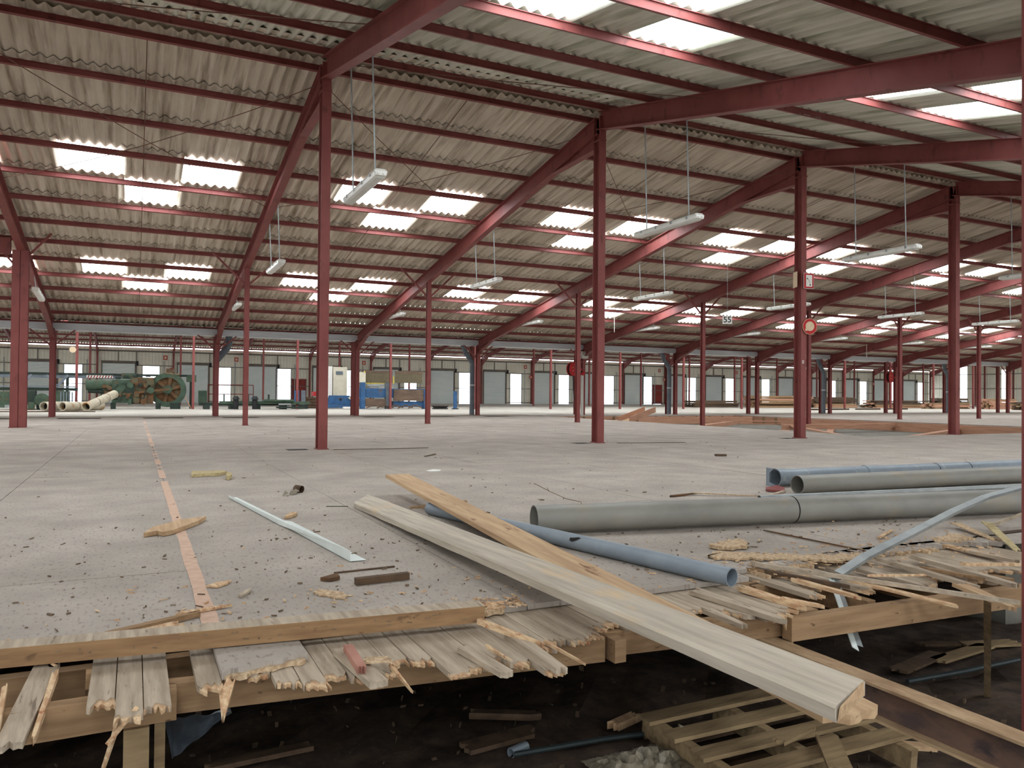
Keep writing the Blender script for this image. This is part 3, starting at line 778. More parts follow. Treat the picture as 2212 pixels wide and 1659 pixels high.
def text(body, c, r, u, n, size, mat_, parent, name='lettering'):
    cu = bpy.data.curves.new(name, 'FONT'); cu.body = body; cu.size = size; cu.align_x = 'CENTER'; cu.align_y = 'CENTER'; cu.extrude = .001; cu.offset = size*.012
    tmp = bpy.data.objects.new(name, cu); COL.objects.link(tmp)
    me = bpy.data.meshes.new_from_object(tmp.evaluated_get(bpy.context.evaluated_depsgraph_get())); bpy.data.objects.remove(tmp); bpy.data.curves.remove(cu)
    me.materials.clear(); me.materials.append(M[mat_]); o = link(name, me)
    m_ = Matrix((r, u, n)).transposed().to_4x4(); m_.translation = Vector(c)
    o.matrix_world = m_
    if parent is not None:
        o.parent = parent; m2 = m_.copy(); m2.translation = Vector(c)-parent.location; o.matrix_basis = m2
    return o
# number plate 55
dd = fw + RT*((1571-1106)/F) - UP*((691-829.5)/F); pc = EYE + dd*(17.5/dd.y)
c, r, u, n = quadframe(pc, (-.5,-1,0), .3, .3)
t = thing('number_plate', tuple(c-u*.13), 'white square hanging plate with black number 55', 'sign')
plate(MB(), c, r, u, n, .275, .235).build('board', 'white', t); text('55', c+n*.008, r, u, n, .24, 'black', t)
MB().tube(c+u*.12, (c.x, c.y, zf(c.y)+RD), .004, 5).build('hanger_wire', 'galv', t)
# chalked word on a purlin of the near slope
py_ = YQ[1]; cx = 10.45
lp = Vector((cx, py_-.038, zn(py_)+RD+.055))
dd = fw + RT*((1750-1106)/F) - UP*((264-829.5)/F)
best = min(YQ, key=lambda y: abs((EYE+dd*(y/dd.y)).z-(zn(y)+RD+.06)))
lp = EYE+dd*(best/dd.y); lp.z = zn(best)+RD+.06
o = text('ALSACE', (lp.x, best-.008, lp.z), Vector((1,0,0)), Vector((0,0,1)), Vector((0,-1,0)), .135, 'white', None, 'chalk_lettering'); tag(o, 'faded hand-painted word ALSACE on a roof purlin', 'lettering')
# painted mark on the signed column
t = [o for o in COL.objects if o.get('label') == lab_r[3]][0]
text('55', (x3-.015, YRG-.102, 1.60), Vector((0,0,1)), Vector((-1,0,0)), Vector((0,-1,0)), .075, 'white', t)

# hose reels by the valley columns
def hose_reel(k, label, drop=True):
    x = FX(k); y = YV1-.16; z = 1.98; t = thing('hose_reel', (x-.5, y, 0), label, 'hose reel', 'red fire hose reels')
    cx = x-.56; c = Vector((cx, y, z)); n = Vector((.30, -1, 0)).normalized(); r = Vector((0,0,1)).cross(n).normalized(); u = Vector((0,0,1))
    a = MB(); disc(a, c, r, u, n, .30, .02); a.build('drum_disc', 'red_paint', t); a = MB(); disc(a, c-n*.16, r, u, n, .30, .02); a.build('drum_disc', 'red_paint', t)
    a = MB(); disc(a, c-n*.15, r, u, n, .24, .15); a.build('coiled_hose', 'hose_black', t)
    for i in range(4):
        g_ = math.pi/4+i*math.pi/2; a = MB(); disc(a, c+n*.02+r*math.cos(g_)*.1+u*math.sin(g_)*.1, r, u, n, .02, .01, 8); a.build('bolt', 'paper_tan', t)
    MB().bar(c-n*.18, (x-.075, YV1-.06, z), .05, .05).build('wall_bracket', 'red_paint', t)
    if drop: MB().path([c+r*-.05-u*.25, (cx-.04, y-.03, 1.5), (cx-.03, y-.03, 1.1), (cx+.02, y-.03, .75), (cx+.12, y, .55)], .022, 8).build('hanging_hose', 'hose_black', t)
    return t
hose_reel(4, 'red fire hose reel with hanging black hose beside a valley column')
hose_reel(8, 'distant red fire hose reel on a valley column at the right', False)
x = FX(4); t = thing('junction_box', (x-.05, YV1-.15, 2.45), 'pale grey junction box above the hose reel on the valley column', 'box')
MB().box(x-.17, x+.14, YV1-.22, YV1-.10, 2.45, 2.76).build('box_body', 'lamp_body', t); MB().box(x-.18, x+.15, YV1-.235, YV1-.22, 2.60, 2.615).build('lid_seam', 'girt', t)
t = thing('standpipe', (x-.16, YV1-.2, 0), 'light grey standing pipe with red valve below the hose reel', 'pipe')
MB().tube((x-.16,YV1-.2,.0),(x-.16,YV1-.2,1.72),.06,12).build('pipe', 'lamp_body', t, smooth=True); MB().tube((x-.2,YV1-.2,1.72),(x-.06,YV1-.2,1.85),.07,10).build('valve', 'red_paint', t)
# notices on the back wall and on wall columns
for k in (1, 2, 4, 7, 10, 12):
    x = FX(k)-.55; t = thing('wall_notice', (x, YB-.03, 3.2), 'small red bordered notice high on the back wall, %s' % nth([1,2,4,7,10,12].index(k)), 'sign', 'notices on the back wall')
    MB().box(x-.14, x+.14, YB+.035, YB+.05, 3.2, 3.52).build('red_border', 'red_paint', t); MB().box(x-.08, x+.08, YB+.025, YB+.035, 3.26, 3.46).build('notice_paper', 'paper_tan', t)
for k in (1, 7, 10, 16):
    x = FX(k)-.13; c, r, u, n = quadframe((x, YB-.235, 2.45), (0,-1,0), 1, 1); t = thing('round_notice', (x, YB-.235, 2.27), 'small round red notice on a wall column, %s' % nth([1,7,10,16].index(k)), 'sign', 'round notices on wall columns')
    a = MB(); disc(a, c, r, u, n, .17); a.build('red_rim', 'red_paint', t); a = MB(); disc(a, c+n*.007, r, u, n, .1, .004); a.build('pale_centre', 'paper_tan', t)
for (px, name) in ((1425, 'k5'),):
    x = FX(5)-.35; t = thing('wall_notice', (x, YV2-.2, 2.55), 'red framed notice beside the valley column near the gutter', 'sign')
    MB().box(x-.12, x+.16, YV2-.22, YV2-.2, 2.5, 2.84).build('red_border', 'red_paint', t); MB().box(x-.05, x+.09, YV2-.23, YV2-.22, 2.57, 2.77).build('notice_paper', 'paper_tan', t)
c, r, u, n = quadframe((FX(0)-.17, YA-.068, 2.75), (0,-1,0), 1, 1); t = thing('round_notice', (FX(0)-.17, YA-.068, 2.6), 'pale round plate beside a far hall column at left', 'sign'); a = MB(); disc(a, c, r, u, n, .14); a.build('plate', 'paper_tan', t)

# ================================================================== FOREGROUND: beams, planks, pipes, debris
def bb(name, p0, p1, w, t, mat_, label, cat, group=None, j0=0, j1=0, n=5, seed=0, taper=1.0, torn_ends=None):
    mb = board_mb(p0, p1, w, t, j0, j1, n, seed, taper)
    if torn_ends:
        p0 = Vector(p0); p1 = Vector(p1); d = (p1-p0).normalized()
        org = ((p0.x+p1.x)/2, (p0.y+p1.y)/2, min(p0.z, p1.z)-t)
        th = thing(name, org, label, cat, group); mb.build('board', mat_, th)
        up_ = Vector((0,0,-t*.45))
        for e in torn_ends:
            q, s = (p1, 1) if e else (p0, -1)
            q = q + up_
            board_mb(q-d*(.06*s), q+d*(s*.02), w*.94, t*.45, 0, .02, 9, seed+50+e).build('torn_fibre', 'wood_break', th)
        return th
    return solo(mb, name, mat_, label, cat, group)

# long beam lying on the floor edge, staples and nails in its face
A = Vector((-.90, 2.935, 0)); B = Vector((1.205, 2.705, 0)); d = (B-A).normalized(); sd = Vector((-d.y, d.x, 0))
BW, BH = .085, .060
t = thing('timber_beam', tuple((A+B)/2), 'long sawn timber beam with staples lying along the broken floor edge', 'beam')
mb = MB(); mb.bar(A+sd*(BW/2-.02)+Vector((0,0,BH/2+.006)), B+sd*(BW/2-.02)+Vector((0,0,BH/2+.006)), BW, BH); mb.build('beam_body', 'wood_beam', t)
rnd = random.Random(4)
MB().bar(A+sd*(BW/2-.02)+Vector((0,0,BH+.0072)), B+sd*(BW/2-.02)+Vector((0,0,BH+.0072)), BW*.985, .0025).build('pale_top', 'wood_worn', t)  # thin paler layer laid over the beam's top face
for i in range(22):
    u_ = rnd.uniform(.30, .99); p = A.lerp(B, u_) - sd*.0205 + Vector((0,0,.006+rnd.uniform(.018,.048)))
    if rnd.random() < .55: MB().bar(p-d*rnd.uniform(.006,.013), p+d*.008+Vector((0,0,rnd.uniform(-.003,.003))), .003, .003).build('staple', 'twig', t)
    else: MB().tube(p+sd*.002, p-sd*.003, .0035, 6).build('nail', 'twig', t)

# the two crossing planks
t = thing('scaffold_plank', (1.95, 3.9, 0), 'orange brown plank lying under the grey plank, its far end raised on a pipe', 'plank')
p0, p1 = Vector((2.03, 6.39, .178)), Vector((1.865, 1.56, -.03))
board_mb(p0, p1, .20, .028, 0, .03, 6, 3).build('board', 'wood_orange', t)
t = thing('scaffold_plank', (1.6, 3.6, 0), 'long weathered grey plank projecting over the pit, lying on the orange plank', 'plank')
a0, a1 = Vector((1.505, 5.80, .042)), Vector((1.735, 6.20, .042)); b0, b1 = Vector((1.465, 1.285, .157)), Vector((1.668, 1.372, .157))
mb = MB()
vs = []; nseg = 24; rnd = random.Random(9)
for i in range(nseg+1):
    f = i/nseg; l = a0.lerp(b0, f); r = a1.lerp(b1, f); jit = rnd.uniform(-.003,.003)
    l = l+Vector((jit,0,0)); th_ = Vector((0,0,-.040))
    vs += [l+th_+Vector((.004,0,0)), r+th_, r+Vector((0,0,-.006)), r+Vector((-.008,0,0)), l+Vector((.008,0,0)), l+Vector((0,0,-.007))]
fs = [(5,4,3,2,1,0), tuple(nseg*6+j for j in range(6))]
for i in range(nseg):
    for j in range(6): a = i*6+j; b = i*6+(j+1) % 6; fs.append((a, b, b+6, a+6))
mb.add(vs, fs); mb.build('board', 'wood_grey', t)
MB().prism([b0+Vector((.012,-.002,-.004)), b1+Vector((-.012,-.002,-.004)), b1+Vector((-.006,-.002,-.036)), b0+Vector((.004,-.002,-.036))], (.001,-.002,0)).build('cut_end', 'wood_orange', t)

# grey plastic pipes
def pipe_thing(p, q, r, mat_, label, rings=(), group='grey plastic pipes', wall=.005, hole=None, name='plastic_pipe', socket=None):
    p = Vector(p); q = Vector(q); t = thing(name, (p.x, p.y, 0), label, 'pipe', group); d = (q-p).normalized()
    MB().pipe(p, q, r, wall, 40).build('tube', mat_, t, smooth=True)
    for u_ in rings: c = p+d*u_; MB().pipe(c-d*.004, c+d*.004, r+.0022, .004, 40).build('joint_ring', 'dark_inside', t, smooth=True)
    if socket: 
        for (a, b, e) in socket: MB().pipe(p+d*a, p+d*b, r+e, e+.002, 40).build('socket', mat_, t, smooth=True)
    if hole:
        u_, ang = hole; a = d.cross(Vector((0,0,1))).normalized(); b = a.cross(d)
        pts = []
        for (du, da) in ((-.03,-.25),(-.008,-.34),(.018,-.12),(.05,.34),(.028,.40),(-.012,.16),(-.032,.12)):
            g_ = ang+da; pts.append(p+d*(u_+du)+(a*math.cos(g_)+b*math.sin(g_))*(r+.0036))
        MB().add(pts, [tuple(range(len(pts)))]).build('broken_hole', 'dark_inside', t)
    return t
def axis(px, py, r):
    "axis point of a pipe of radius r touching the floor at the photo point"
    v = at(px, py, .0); v.z = r+.004; return v
R1 = .088
p = Vector((2.235, 4.255, R1+.008)); q = Vector((6.3, 3.56, R1+.008))
t = pipe_thing(p, q, R1, 'pvc_grey', 'widest grey plastic pipe lying across the right foreground', rings=(1.86,), wall=.006)
MB().path([at(1228,1090,.16), at(1215,1075,.19), at(1195,1062,.21)], .0022, 5)
tw = MB().path([p+Vector((.33,-.075,.02)), p+Vector((.30,-.06,.10)), p+Vector((.23,.0,.115)), p+Vector((.14,.06,.16)), p+Vector((.05,.10,.21))], .0022, 5)
tw.tube(p+Vector((.14,.06,.16)), p+Vector((.10,.02,.19)), .0016, 4); solo(tw, 'twig', 'twig', 'thin bare twig leaning over the end of the widest pipe', 'twig')
v0 = at(1738,1071,0); v1 = at(2190,1046,0); dv = (v1-v0).normalized()
pipe_thing((v0.x, v0.y+.085, .087), (v0.x+dv.x*3.4, v0.y+.085+dv.y*3.4, .087), .083, 'pvc_grey', 'middle one of three wide grey pipes, its open end facing left')
v0 = at(1695,1054,0); v1 = at(2190,1011,.09); v1 = v0 + (Vector((v1.x,v1.y,0))-v0)
pd = Vector((v1.x-v0.x, v1.y-v0.y, 0)).normalized(); a = Vector((v0.x, v0.y+.12, .086))
pipe_thing(a, a+pd*4.2, .080, 'pvc_blue', 'rearmost wide grey pipe with socket joints and a square end flange', rings=(1.2, 1.28, 2.2, 2.7), socket=((0,.10,.006),(1.16,1.32,.006)))
fl_ = MB(); nrm = pd; sdv = Vector((-pd.y, pd.x, 0)); c = a - pd*.02
tf = [o for o in COL.objects if o.get('label','').startswith('rearmost wide grey pipe')][0]
fl_.prism([c-sdv*.03+Vector((0,0,-.084)), c+sdv*.105+Vector((0,0,-.084)), c+sdv*.105+Vector((0,0,.088)), c-sdv*.0+Vector((0,0,.088)), c+sdv*.06+Vector((0,0,.04)), c+sdv*.06+Vector((0,0,-.05))], pd*.02); fl_.build('end_flange', 'pvc_blue', tf)
v0 = at(1640,1083,0); v1 = at(2200,1050,.03); v1.z = 0; dv = (v1-v0).normalized()
pipe_thing((v0.x, v0.y, .026), (v0.x+dv.x*3.6, v0.y+dv.y*3.6, .026), .024, 'galv', 'thin pale metal tube lying behind the widest pipe', wall=.002, group='metal tubes on the floor', name='metal_tube')
p = Vector((1.915, 5.25, .046)); q = Vector((2.452, 2.73, .046)); 
pipe_thing(p, q, .043, 'pvc_blue', 'narrow blue grey pipe with a jagged hole, running under the orange plank', wall=.004, hole=(1.56, .16*math.pi), group='grey plastic pipes')

# folded white metal strip on the floor
t = thing('metal_angle', (.9, 5.3, 0), 'white folded metal angle strip lying on the chipboard floor', 'metal strip')
P0, P1, P2, P3 = Vector((.705,6.70,.004)), Vector((.86,5.22,.004)), Vector((.90,5.0,.004)), Vector((1.005,3.94,.004))
fl2 = MB(); wdt = .075
right = lambda p, w: p+Vector((w,0,0))
fl2.add([P0, right(P0,.06), right(P1,.075), P1], [(0,1,2,3)]); fl2.add([P1, right(P1,.075), right(P2,.085), P2], [(0,1,2,3)]); fl2.add([P2, right(P2,.085), right(P3,.085), P3], [(0,1,2,3)])
fl2 = MB().prism([P0, P1, P2, P3, right(P3,.085), right(P2,.085), right(P1,.075), right(P0,.06)], (0,0,.0025)); fl2.build('flat_flange', 'white_metal', t)
up2 = MB().prism([P0+Vector((0,0,.0)), P1, P2, P3, P3+Vector((0,0,.055)), P2+Vector((0,0,.052)), P1+Vector((0,0,.032)), P0+Vector((0,0,.02))], (.0025,0,0)); up2.build('upright_flange', 'white_metal', t)

# loose wood on the left part of the floor
def slab(name, pts, z, t_, mat_, label, cat, group=None):
    mb = MB().prism([(p.x, p.y, z+t_) for p in reversed(pts)], (0,0,-t_)); return solo(mb, name, mat_, label, cat, group)
W_ = lambda *xy: [at(x, y) for x, y in xy]
o = slab('wood_offcut', W_((310,1162),(330,1148),(390,1132),(445,1124),(430,1134),(375,1155),(352,1160),(340,1157)), .004, .026, 'wood_orange', 'pointed broken plank piece lying across the tape strip', 'offcut', 'wood offcuts on the floor')
bb('wood_offcut', at(232,1366,.022), at(420,1322,.022), .038, .02, 'wood_joist', 'long bent splinter of wood lying just behind the timber beam', 'offcut', 'wood offcuts on the floor', 0, .03, 5, 2, taper=.7)
bb('wood_offcut', at(300,1364,.016), at(380,1345,.016), .05, .012, 'wood_break', 'pale torn wood flake beside the long bent splinter', 'offcut', 'wood offcuts on the floor', .03, .02, 6, 8)
bb('wood_offcut', at(395,1322,.014), at(488,1306,.014), .035, .01, 'wood_break', 'pale thin splinter at the right end of the bent splinter', 'offcut', 'wood offcuts on the floor', .03, .03, 6, 9, taper=.4)
bb('wood_block', at(768,1249,.032), at(882,1236,.032), .034, .03, 'wood_dark', 'short dark square wooden batten near the white metal angle', 'batten', 'wood offcuts on the floor')
bb('wood_batten', at(722,1236,.008), at(852,1222,.008), .012, .007, 'wood_dark', 'thin dark lath behind the short dark batten', 'lath', 'wood offcuts on the floor')
slab('wood_chip', W_((692,1256),(728,1246),(734,1253),(715,1258)), .003, .016, 'rust', 'small brown bark wedge left of the dark batten', 'chip', 'wood chips')
slab('wood_chip', W_((676,1282),(690,1276),(715,1279),(740,1282),(750,1290),(745,1296),(725,1295),(705,1290),(690,1289)), .002, .006, 'chip_torn', 'pale ragged chipboard flake below the dark batten', 'chip', 'wood chips')
slab('wood_chip', W_((445,1270),(470,1262),(500,1258),(492,1264),(470,1272)), .003, .008, 'wood_break', 'small pointed pale chip right of the tape strip', 'chip', 'wood chips')
slab('wood_chip', W_((515,1290),(538,1276),(543,1279),(522,1293)), .003, .01, 'wood_worn', 'small grey chip below the pointed pale chip', 'chip', 'wood chips')
slab('wood_chip', W_((614,1122),(626,1114),(642,1112),(640,1116),(624,1122)), .003, .02, 'wood_orange', 'small curled chip touching the white metal angle', 'chip', 'wood chips')
slab('insulation_strip', W_((413,1032),(414,1024),(440,1024),(480,1022),(490,1025),(470,1029),(440,1030)), .003, .03, 'insul', 'yellow crumbling insulation strip on the floor at left', 'strip')
slab('insulation_lump', W_((488,1036),(490,1028),(500,1030),(501,1034),(494,1038)), .003, .04, 'insul', 'yellow insulation crumb right of the yellow strip', 'crumb')
c = at(645,1064); t = thing('tin_can', tuple(c), 'small dark metal cup lying on the floor behind the white angle', 'cup'); MB().pipe(c+Vector((-.02,.02,.035)), c+Vector((.02,-.035,.030)), .032, .004, 16).build('cup_body', 'wood_dark', t, smooth=True); MB().tube(c+Vector((-.035,.04,.035)), c+Vector((-.02,.02,.035)), .018, 12, .032).build('cup_bottom', 'galv', t)
c = at(622,1070); t = thing('crumpled_foil', tuple(c), 'crumpled scrap of foil left of the metal cup', 'scrap'); mb = MB(); rnd = random.Random(2)
for i in range(5): q = c+Vector((rnd.uniform(-.06,.06), rnd.uniform(-.06,.06), .002)); mb.prism([q, q+Vector((.05,.01,.02)), q+Vector((.03,.05,.035))], (0,.012,.004))
mb.build('foil', 'foil', t)
bb('wood_batten', at(885,1095,.012), at(1008,1080,.05), .03, .02, 'wood_orange', 'short brown batten behind the crossing planks', 'lath', 'wood offcuts on the floor')
bb('wood_batten', at(705,1093,.006), at(752,1093,.006), .008, .005, 'rust', 'thin reddish stick left of the grey plank far end', 'lath', 'wood offcuts on the floor')
bb('wood_batten', at(720,971,.008), at(925,967,.008), .05, .006, 'wood_dark', 'dark strip lying right of the nearest tall column', 'lath', 'wood offcuts on the floor')
bb('wood_batten', at(1333,956.5,.008), at(1480,955,.008), .04, .006, 'wood_dark', 'dark strip lying right of the second tall column', 'lath', 'wood offcuts on the floor')
bb('wood_block', at(1545,981,.03), at(1568,981,.03), .06, .025, 'wood_dark', 'small dark block in the middle of the floor', 'batten', 'wood offcuts on the floor')
bb('wood_batten', at(918,985,.01), at(940,980,.02), .03, .01, 'rust', 'small reddish folded strip right of the nearest tall column', 'lath', 'wood offcuts on the floor')
slab('paper_scrap', W_((920,1017),(935,1014),(953,1015),(950,1018),(930,1019)), .001, .002, 'white', 'flat white paper scrap behind the orange plank', 'paper')
# scattered fine chips and sawdust: past counting
st = MB(); rnd = random.Random(21)
for i in range(620):
    if rnd.random() < .75: x = rnd.uniform(-.9, 5.2); y = 2.95+abs(rnd.gauss(0, 1.6))
    else: x = rnd.uniform(-3, 12); y = rnd.uniform(4, 20)
    if y < 2.9 or (x > 2.7 and y < 3.4): continue
    s = rnd.uniform(.003, .012)*(1 if rnd.random() < .9 else 2); a = rnd.uniform(0, math.pi); w = s*rnd.uniform(.12,.35); c_, s_ = math.cos(a)*s, math.sin(a)*s
    nx, ny = -math.sin(a)*w, math.cos(a)*w; z = rnd.uniform(.003,.008)
    st.prism([(x-c_-nx, y-s_-ny, .0018), (x+c_-nx, y+s_-ny, .0018), (x+c_+nx*.4, y+s_+ny*.4, .0018), (x-c_+nx, y-s_+ny, .0018)], (rnd.uniform(-.004,.004), 0, z))
h = len(st.f)
o = solo(st, 'wood_litter', 'twig', 'fine dark wood chips and splinters strewn over the floor', 'litter', org=(0,0,0)); o['kind'] = 'stuff'
st = MB()
for i in range(700):
    q = rnd.random()
    if q < .35: x = 1.28+rnd.gauss(0,.09); y = 2.90+rnd.gauss(0,.04)
    elif q < .7: x = rnd.uniform(-.4, 4.5); y = 2.8+abs(rnd.gauss(0,.5))
    else: x = rnd.uniform(2.6, 4.8); y = rnd.uniform(2.7, 3.3)
    s = rnd.uniform(.004,.018); a = rnd.uniform(0, math.pi); w = s*rnd.uniform(.12,.3); c_, s_ = math.cos(a)*s, math.sin(a)*s; nx, ny = -math.sin(a)*w, math.cos(a)*w
    st.prism([(x-c_-nx, y-s_-ny, .0045), (x+c_-nx, y+s_-ny, .0045), (x+c_+nx*.4, y+s_+ny*.4, .0045), (x-c_+nx, y-s_+ny, .0045)], (rnd.uniform(-.004,.004), 0, rnd.uniform(.002,.007)))
o = solo(st, 'sawdust_litter', 'wood_break', 'pale fresh splinters and sawdust along the broken floor edge', 'litter', org=(0,0,0)); o['kind'] = 'stuff'

# broken boards and splinters along the edge
G = 'broken boards at the floor edge'
def sp(x1, y1, x2, y2, w, t_, mat_, label, z1=.0, z2=.0, j=.02, taper=.7, seed=0, cat='board'):
    return bb('broken_board', at(x1,y1,z1), at(x2,y2,z2), w, t_, mat_, label, cat, G, j, j, 6, seed, taper)
sp(1045,1340,1165,1385,.022,.02,'wood_break','pale long splinter leaning out from the end of the timber beam',.03,.0,.03,.5,1)
sp(1105,1365,1212,1442,.055,.02,'wood_worn','grey board tongue jutting furthest over the edge right of the beam end',-.004,-.01,.01,.7,2)
sp(1000,1395,1098,1452,.05,.018,'wood_worn','grey board tongue jutting over the edge below the beam end',-.004,-.01,.01,.9,3)
sp(1180,1385,1258,1428,.012,.01,'wood_break','thin pale splinter hanging right of the longest board tongue',.0,-.03,.02,.2,4)
sp(1055,1395,1118,1434,.012,.01,'wood_break','thin reddish splinter between the two board tongues',.0,-.03,.02,.2,5)
sp(845,1435,888,1488,.014,.01,'wood_break','thin pale splinter hanging down near the middle of the edge',-.01,-.06,.02,.15,6)
sp(738,1400,820,1472,.06,.02,'wood_worn','short grey board with chamfered corner jutting over the edge',.0,-.004,.006,.95,7)
sp(752,1392,782,1440,.03,.022,'wood_pink','pinkish painted wood block lying on the short grey board',.024,.02,.01,.95,8)
sp(790,1425,840,1422,.05,.006,'chip_torn','thin round-edged veneer flake right of the pink block',.012,.012,.012,.9,9)
sp(100,1436,18,1606,.07,.02,'wood_worn','long tilted grey plank hanging over the left end of the joist',-.004,-.07,.02,.95,10)
sp(120,1450,72,1590,.018,.02,'wood_break','pale split strip along the tilted left plank',-.004,-.07,.02,.6,11)
sp(10,1480,-6,1580,.014,.02,'wood_break','pale split strip at the very left edge of the photo',-.004,-.05,.02,.6,12)
sp(262,1530,220,1659,.014,.012,'wood_break','long pale splinter hanging into the pit below the three left planks',-.03,-.22,.01,.4,13)
sp(285,1535,240,1590,.03,.012,'wood_break','ragged pale sliver under the three left planks',-.03,-.10,.03,.2,14)
sp(490,1470,482,1545,.05,.012,'wood_break','pale triangular shard hanging point down at the left joint',-.02,-.09,.02,.1,15)
sp(192,1445,190,1490,.016,.05,'wood_joist','upright nailed cleat between the two left joists',-.02,-.06,.0,1,16)

sp(1629,1214,2198,1297,.032,.018,'wood_worn','long narrow grey batten lying across the splintered boards at right',0.034,0.022,.03,.6,30)
sp(1606,1267,1738,1309,.055,.02,'wood_break','reddish splintered board end right of the narrow pipe mouth',0.004,-0.008,.03,.6,31)
sp(1500,1272,1690,1335,.07,.02,'wood_worn','broken floorboard with torn edge right of the grey plank',0.0,-0.008,.03,.6,32)
sp(1622,1226,1806,1262,.03,.018,'wood_joist','dark narrow lath beneath the torn chipboard at right',0.004,0.002,.03,.6,33)
sp(1661,1232,1825,1262,.03,.016,'wood_dark','dark edged lath leading to the bent metal strip',0.009000000000000001,0.012,.03,.6,34)
sp(1828,1248,2057,1304,.045,.012,'wood_break','thin pointed pale board crossing the joist right of the metal strip',0.014,-0.008,.03,.6,35)
sp(1902,1204,2102,1262,.05,.018,'wood_worn','split grey board fanned among the splinters at right',0.016,0.006,.03,.6,36)
sp(1976,1198,2189,1259,.065,.02,'wood_worn','wide grey board with pale torn end at far right',0.02,0.01,.03,.6,37)
sp(2095,1188,2195,1209,.05,.016,'wood_worn','grey plank end poking out at the right edge of the debris',0.004,0.012,.03,.6,38)
sp(2089,1216,2200,1216,.028,.014,'wood_break','light new lath lying level in the debris at right',0.044,0.042,.03,.6,39)
sp(1886,1241,1989,1240,.014,.01,'wood_break','short level splinter in the middle of the right debris',0.044,0.042,.03,.6,40)
sp(2073,1259,2186,1308,.07,.018,'wood_orange','brown board with frayed tip hanging over the joist at far right',0.012,-0.018000000000000002,.03,.6,41)
sp(2066,1130,2150,1166,.07,.006,'chip_torn','pinkish pointed veneer flake below the widest pipe',0.034,0.012,.03,.6,42)
sp(2131,1127,2198,1188,.06,.006,'insul','yellowish pointed veneer flake at the right edge',0.054000000000000006,0.022,.03,.6,43)
sp(2140,1132,2204,1108,.05,.02,'wood_worn','grey plank leaning up beside the right edge column',0.014,0.10200000000000001,.03,.6,44)
sp(1899,1159,1928,1143,.018,.01,'wood_break','small loose stick on the chipboard below the widest pipe',0.016,0.014,.03,.6,45)
sp(1613,1082,1693,1060,.05,.02,'wood_worn','flat grey board under the ends of the wide pipes',0.024,0.032,.03,.6,46)
sp(1450,1070,1505,1064,.04,.012,'rust','thin reddish torn strip left of the wide pipes',0.014,0.022,.03,.6,47)
sp(1500,1064,1632,1070,.03,.008,'chip_torn','long pale torn strip left of the wide pipes',0.024,0.012,.03,.6,48)
sp(1655,1145,1885,1192,.012,.008,'rust','long thin reddish rod lying in front of the widest pipe',0.012,0.01,.03,.6,49)
sp(1720,1250,1850,1285,.04,.016,'wood_break','pale splintered board left of the hanging metal strip',0.004,-0.008,.03,.6,50)
sp(1690,1290,1770,1305,.035,.014,'wood_break','short pale splinter lying on the joist at right',0.004,0.002,.03,.6,51)
sp(1850,1225,1990,1262,.05,.016,'wood_worn','short grey board beside the bend of the metal strip',0.009000000000000001,0.002,.03,.6,52)
sp(2000,1225,2140,1250,.035,.016,'wood_joist','brown board half hidden in the right debris',0.004,0.002,.03,.6,53)
sp(2040,1175,2160,1200,.05,.016,'wood_break','pale torn board below the veneer flakes',0.004,0.002,.03,.6,54)
sp(1530,1315,1600,1345,.05,.018,'wood_worn','stub of grey board beside the grey plank at the joist',0.0,-0.008,.03,.6,55)

# torn, curled chipboard at the right
def torn_sheet(poly, z, t_, mat_, label, curl=None):
    rn = random.Random(len(label)); out = []
    for a_, b_ in zip(poly, poly[1:]+poly[:1]):
        m_ = max(3, int((b_-a_).length/.025))
        for i_ in range(m_): out.append(a_.lerp(b_, i_/m_)+Vector((rn.uniform(-.012,.012), rn.uniform(-.035,.035), 0)))
    poly = out; t_ = t_*.55
    return slab('torn_chipboard_piece', poly, z, t_, mat_, label, 'board', G)
torn_sheet(W_((1535,1185),(1560,1176),(1600,1172),(1622,1180),(1615,1186),(1590,1188),(1560,1190)), .004, .035, 'chip_torn', 'curled torn chipboard flap right of the narrow pipe')
torn_sheet(W_((1520,1205),(1560,1196),(1640,1200),(1760,1204),(1850,1200),(1885,1207),(1810,1216),(1740,1212),(1640,1211),(1560,1212)), .003, .02, 'chip_torn', 'long ragged chipboard edge above the splintered boards')
torn_sheet(W_((2020,1172),(2045,1160),(2075,1160),(2100,1168),(2070,1174)), .004, .03, 'chip_torn', 'brown torn chipboard lump below the veneer flakes')
# red flat steel pieces under the pipe ends
slab('steel_offcut', W_((1654,1058),(1680,1053),(1695,1058),(1694,1066),(1655,1062)), .004, .02, 'red_steel', 'small red painted steel offcut under the wide pipe ends', 'offcut')
# bent metal strips
t = thing('metal_strip', tuple(at(1815,1230,0)), 'bent galvanised profile rising from the debris to the right edge', 'metal strip')
pts = [at(1812,1238,.02), at(1870,1200,.06), at(1960,1155,.12), at(2060,1103,.17), at(2130,1072,.21), at(2210,1050,.26)]
mb = MB()
for a, b in zip(pts, pts[1:]): mb.bar(a, b, .045, .004, (0,-.3,1)); mb.bar(a+Vector((0,-.02,-.01)), b+Vector((0,-.02,-.01)), .004, .022, (0,-.3,1)); mb.bar(a+Vector((0,.02,-.01)), b+Vector((0,.02,-.01)), .004, .022, (0,-.3,1))
mb.build('profile', 'galv', t)
t = thing('metal_strip', tuple(at(1815,1240,0)), 'pale V-shaped metal strip hanging from the debris into the pit', 'metal strip')
p0 = at(1800,1246,.012); p1 = at(1853,1398,-.22); d = (p1-p0).normalized(); sv = RT
MB().prism([p0-sv*.022, p1-sv*.022+d*.0, p1+d*.02, p0], (0,.004,-.002)).build('fold', 'white_metal', t); MB().prism([p0, p1+d*.02-d*.03, p1+sv*.024+d*.0, p0+sv*.02], (0,.02,.012)).build('fold', 'galv', t)
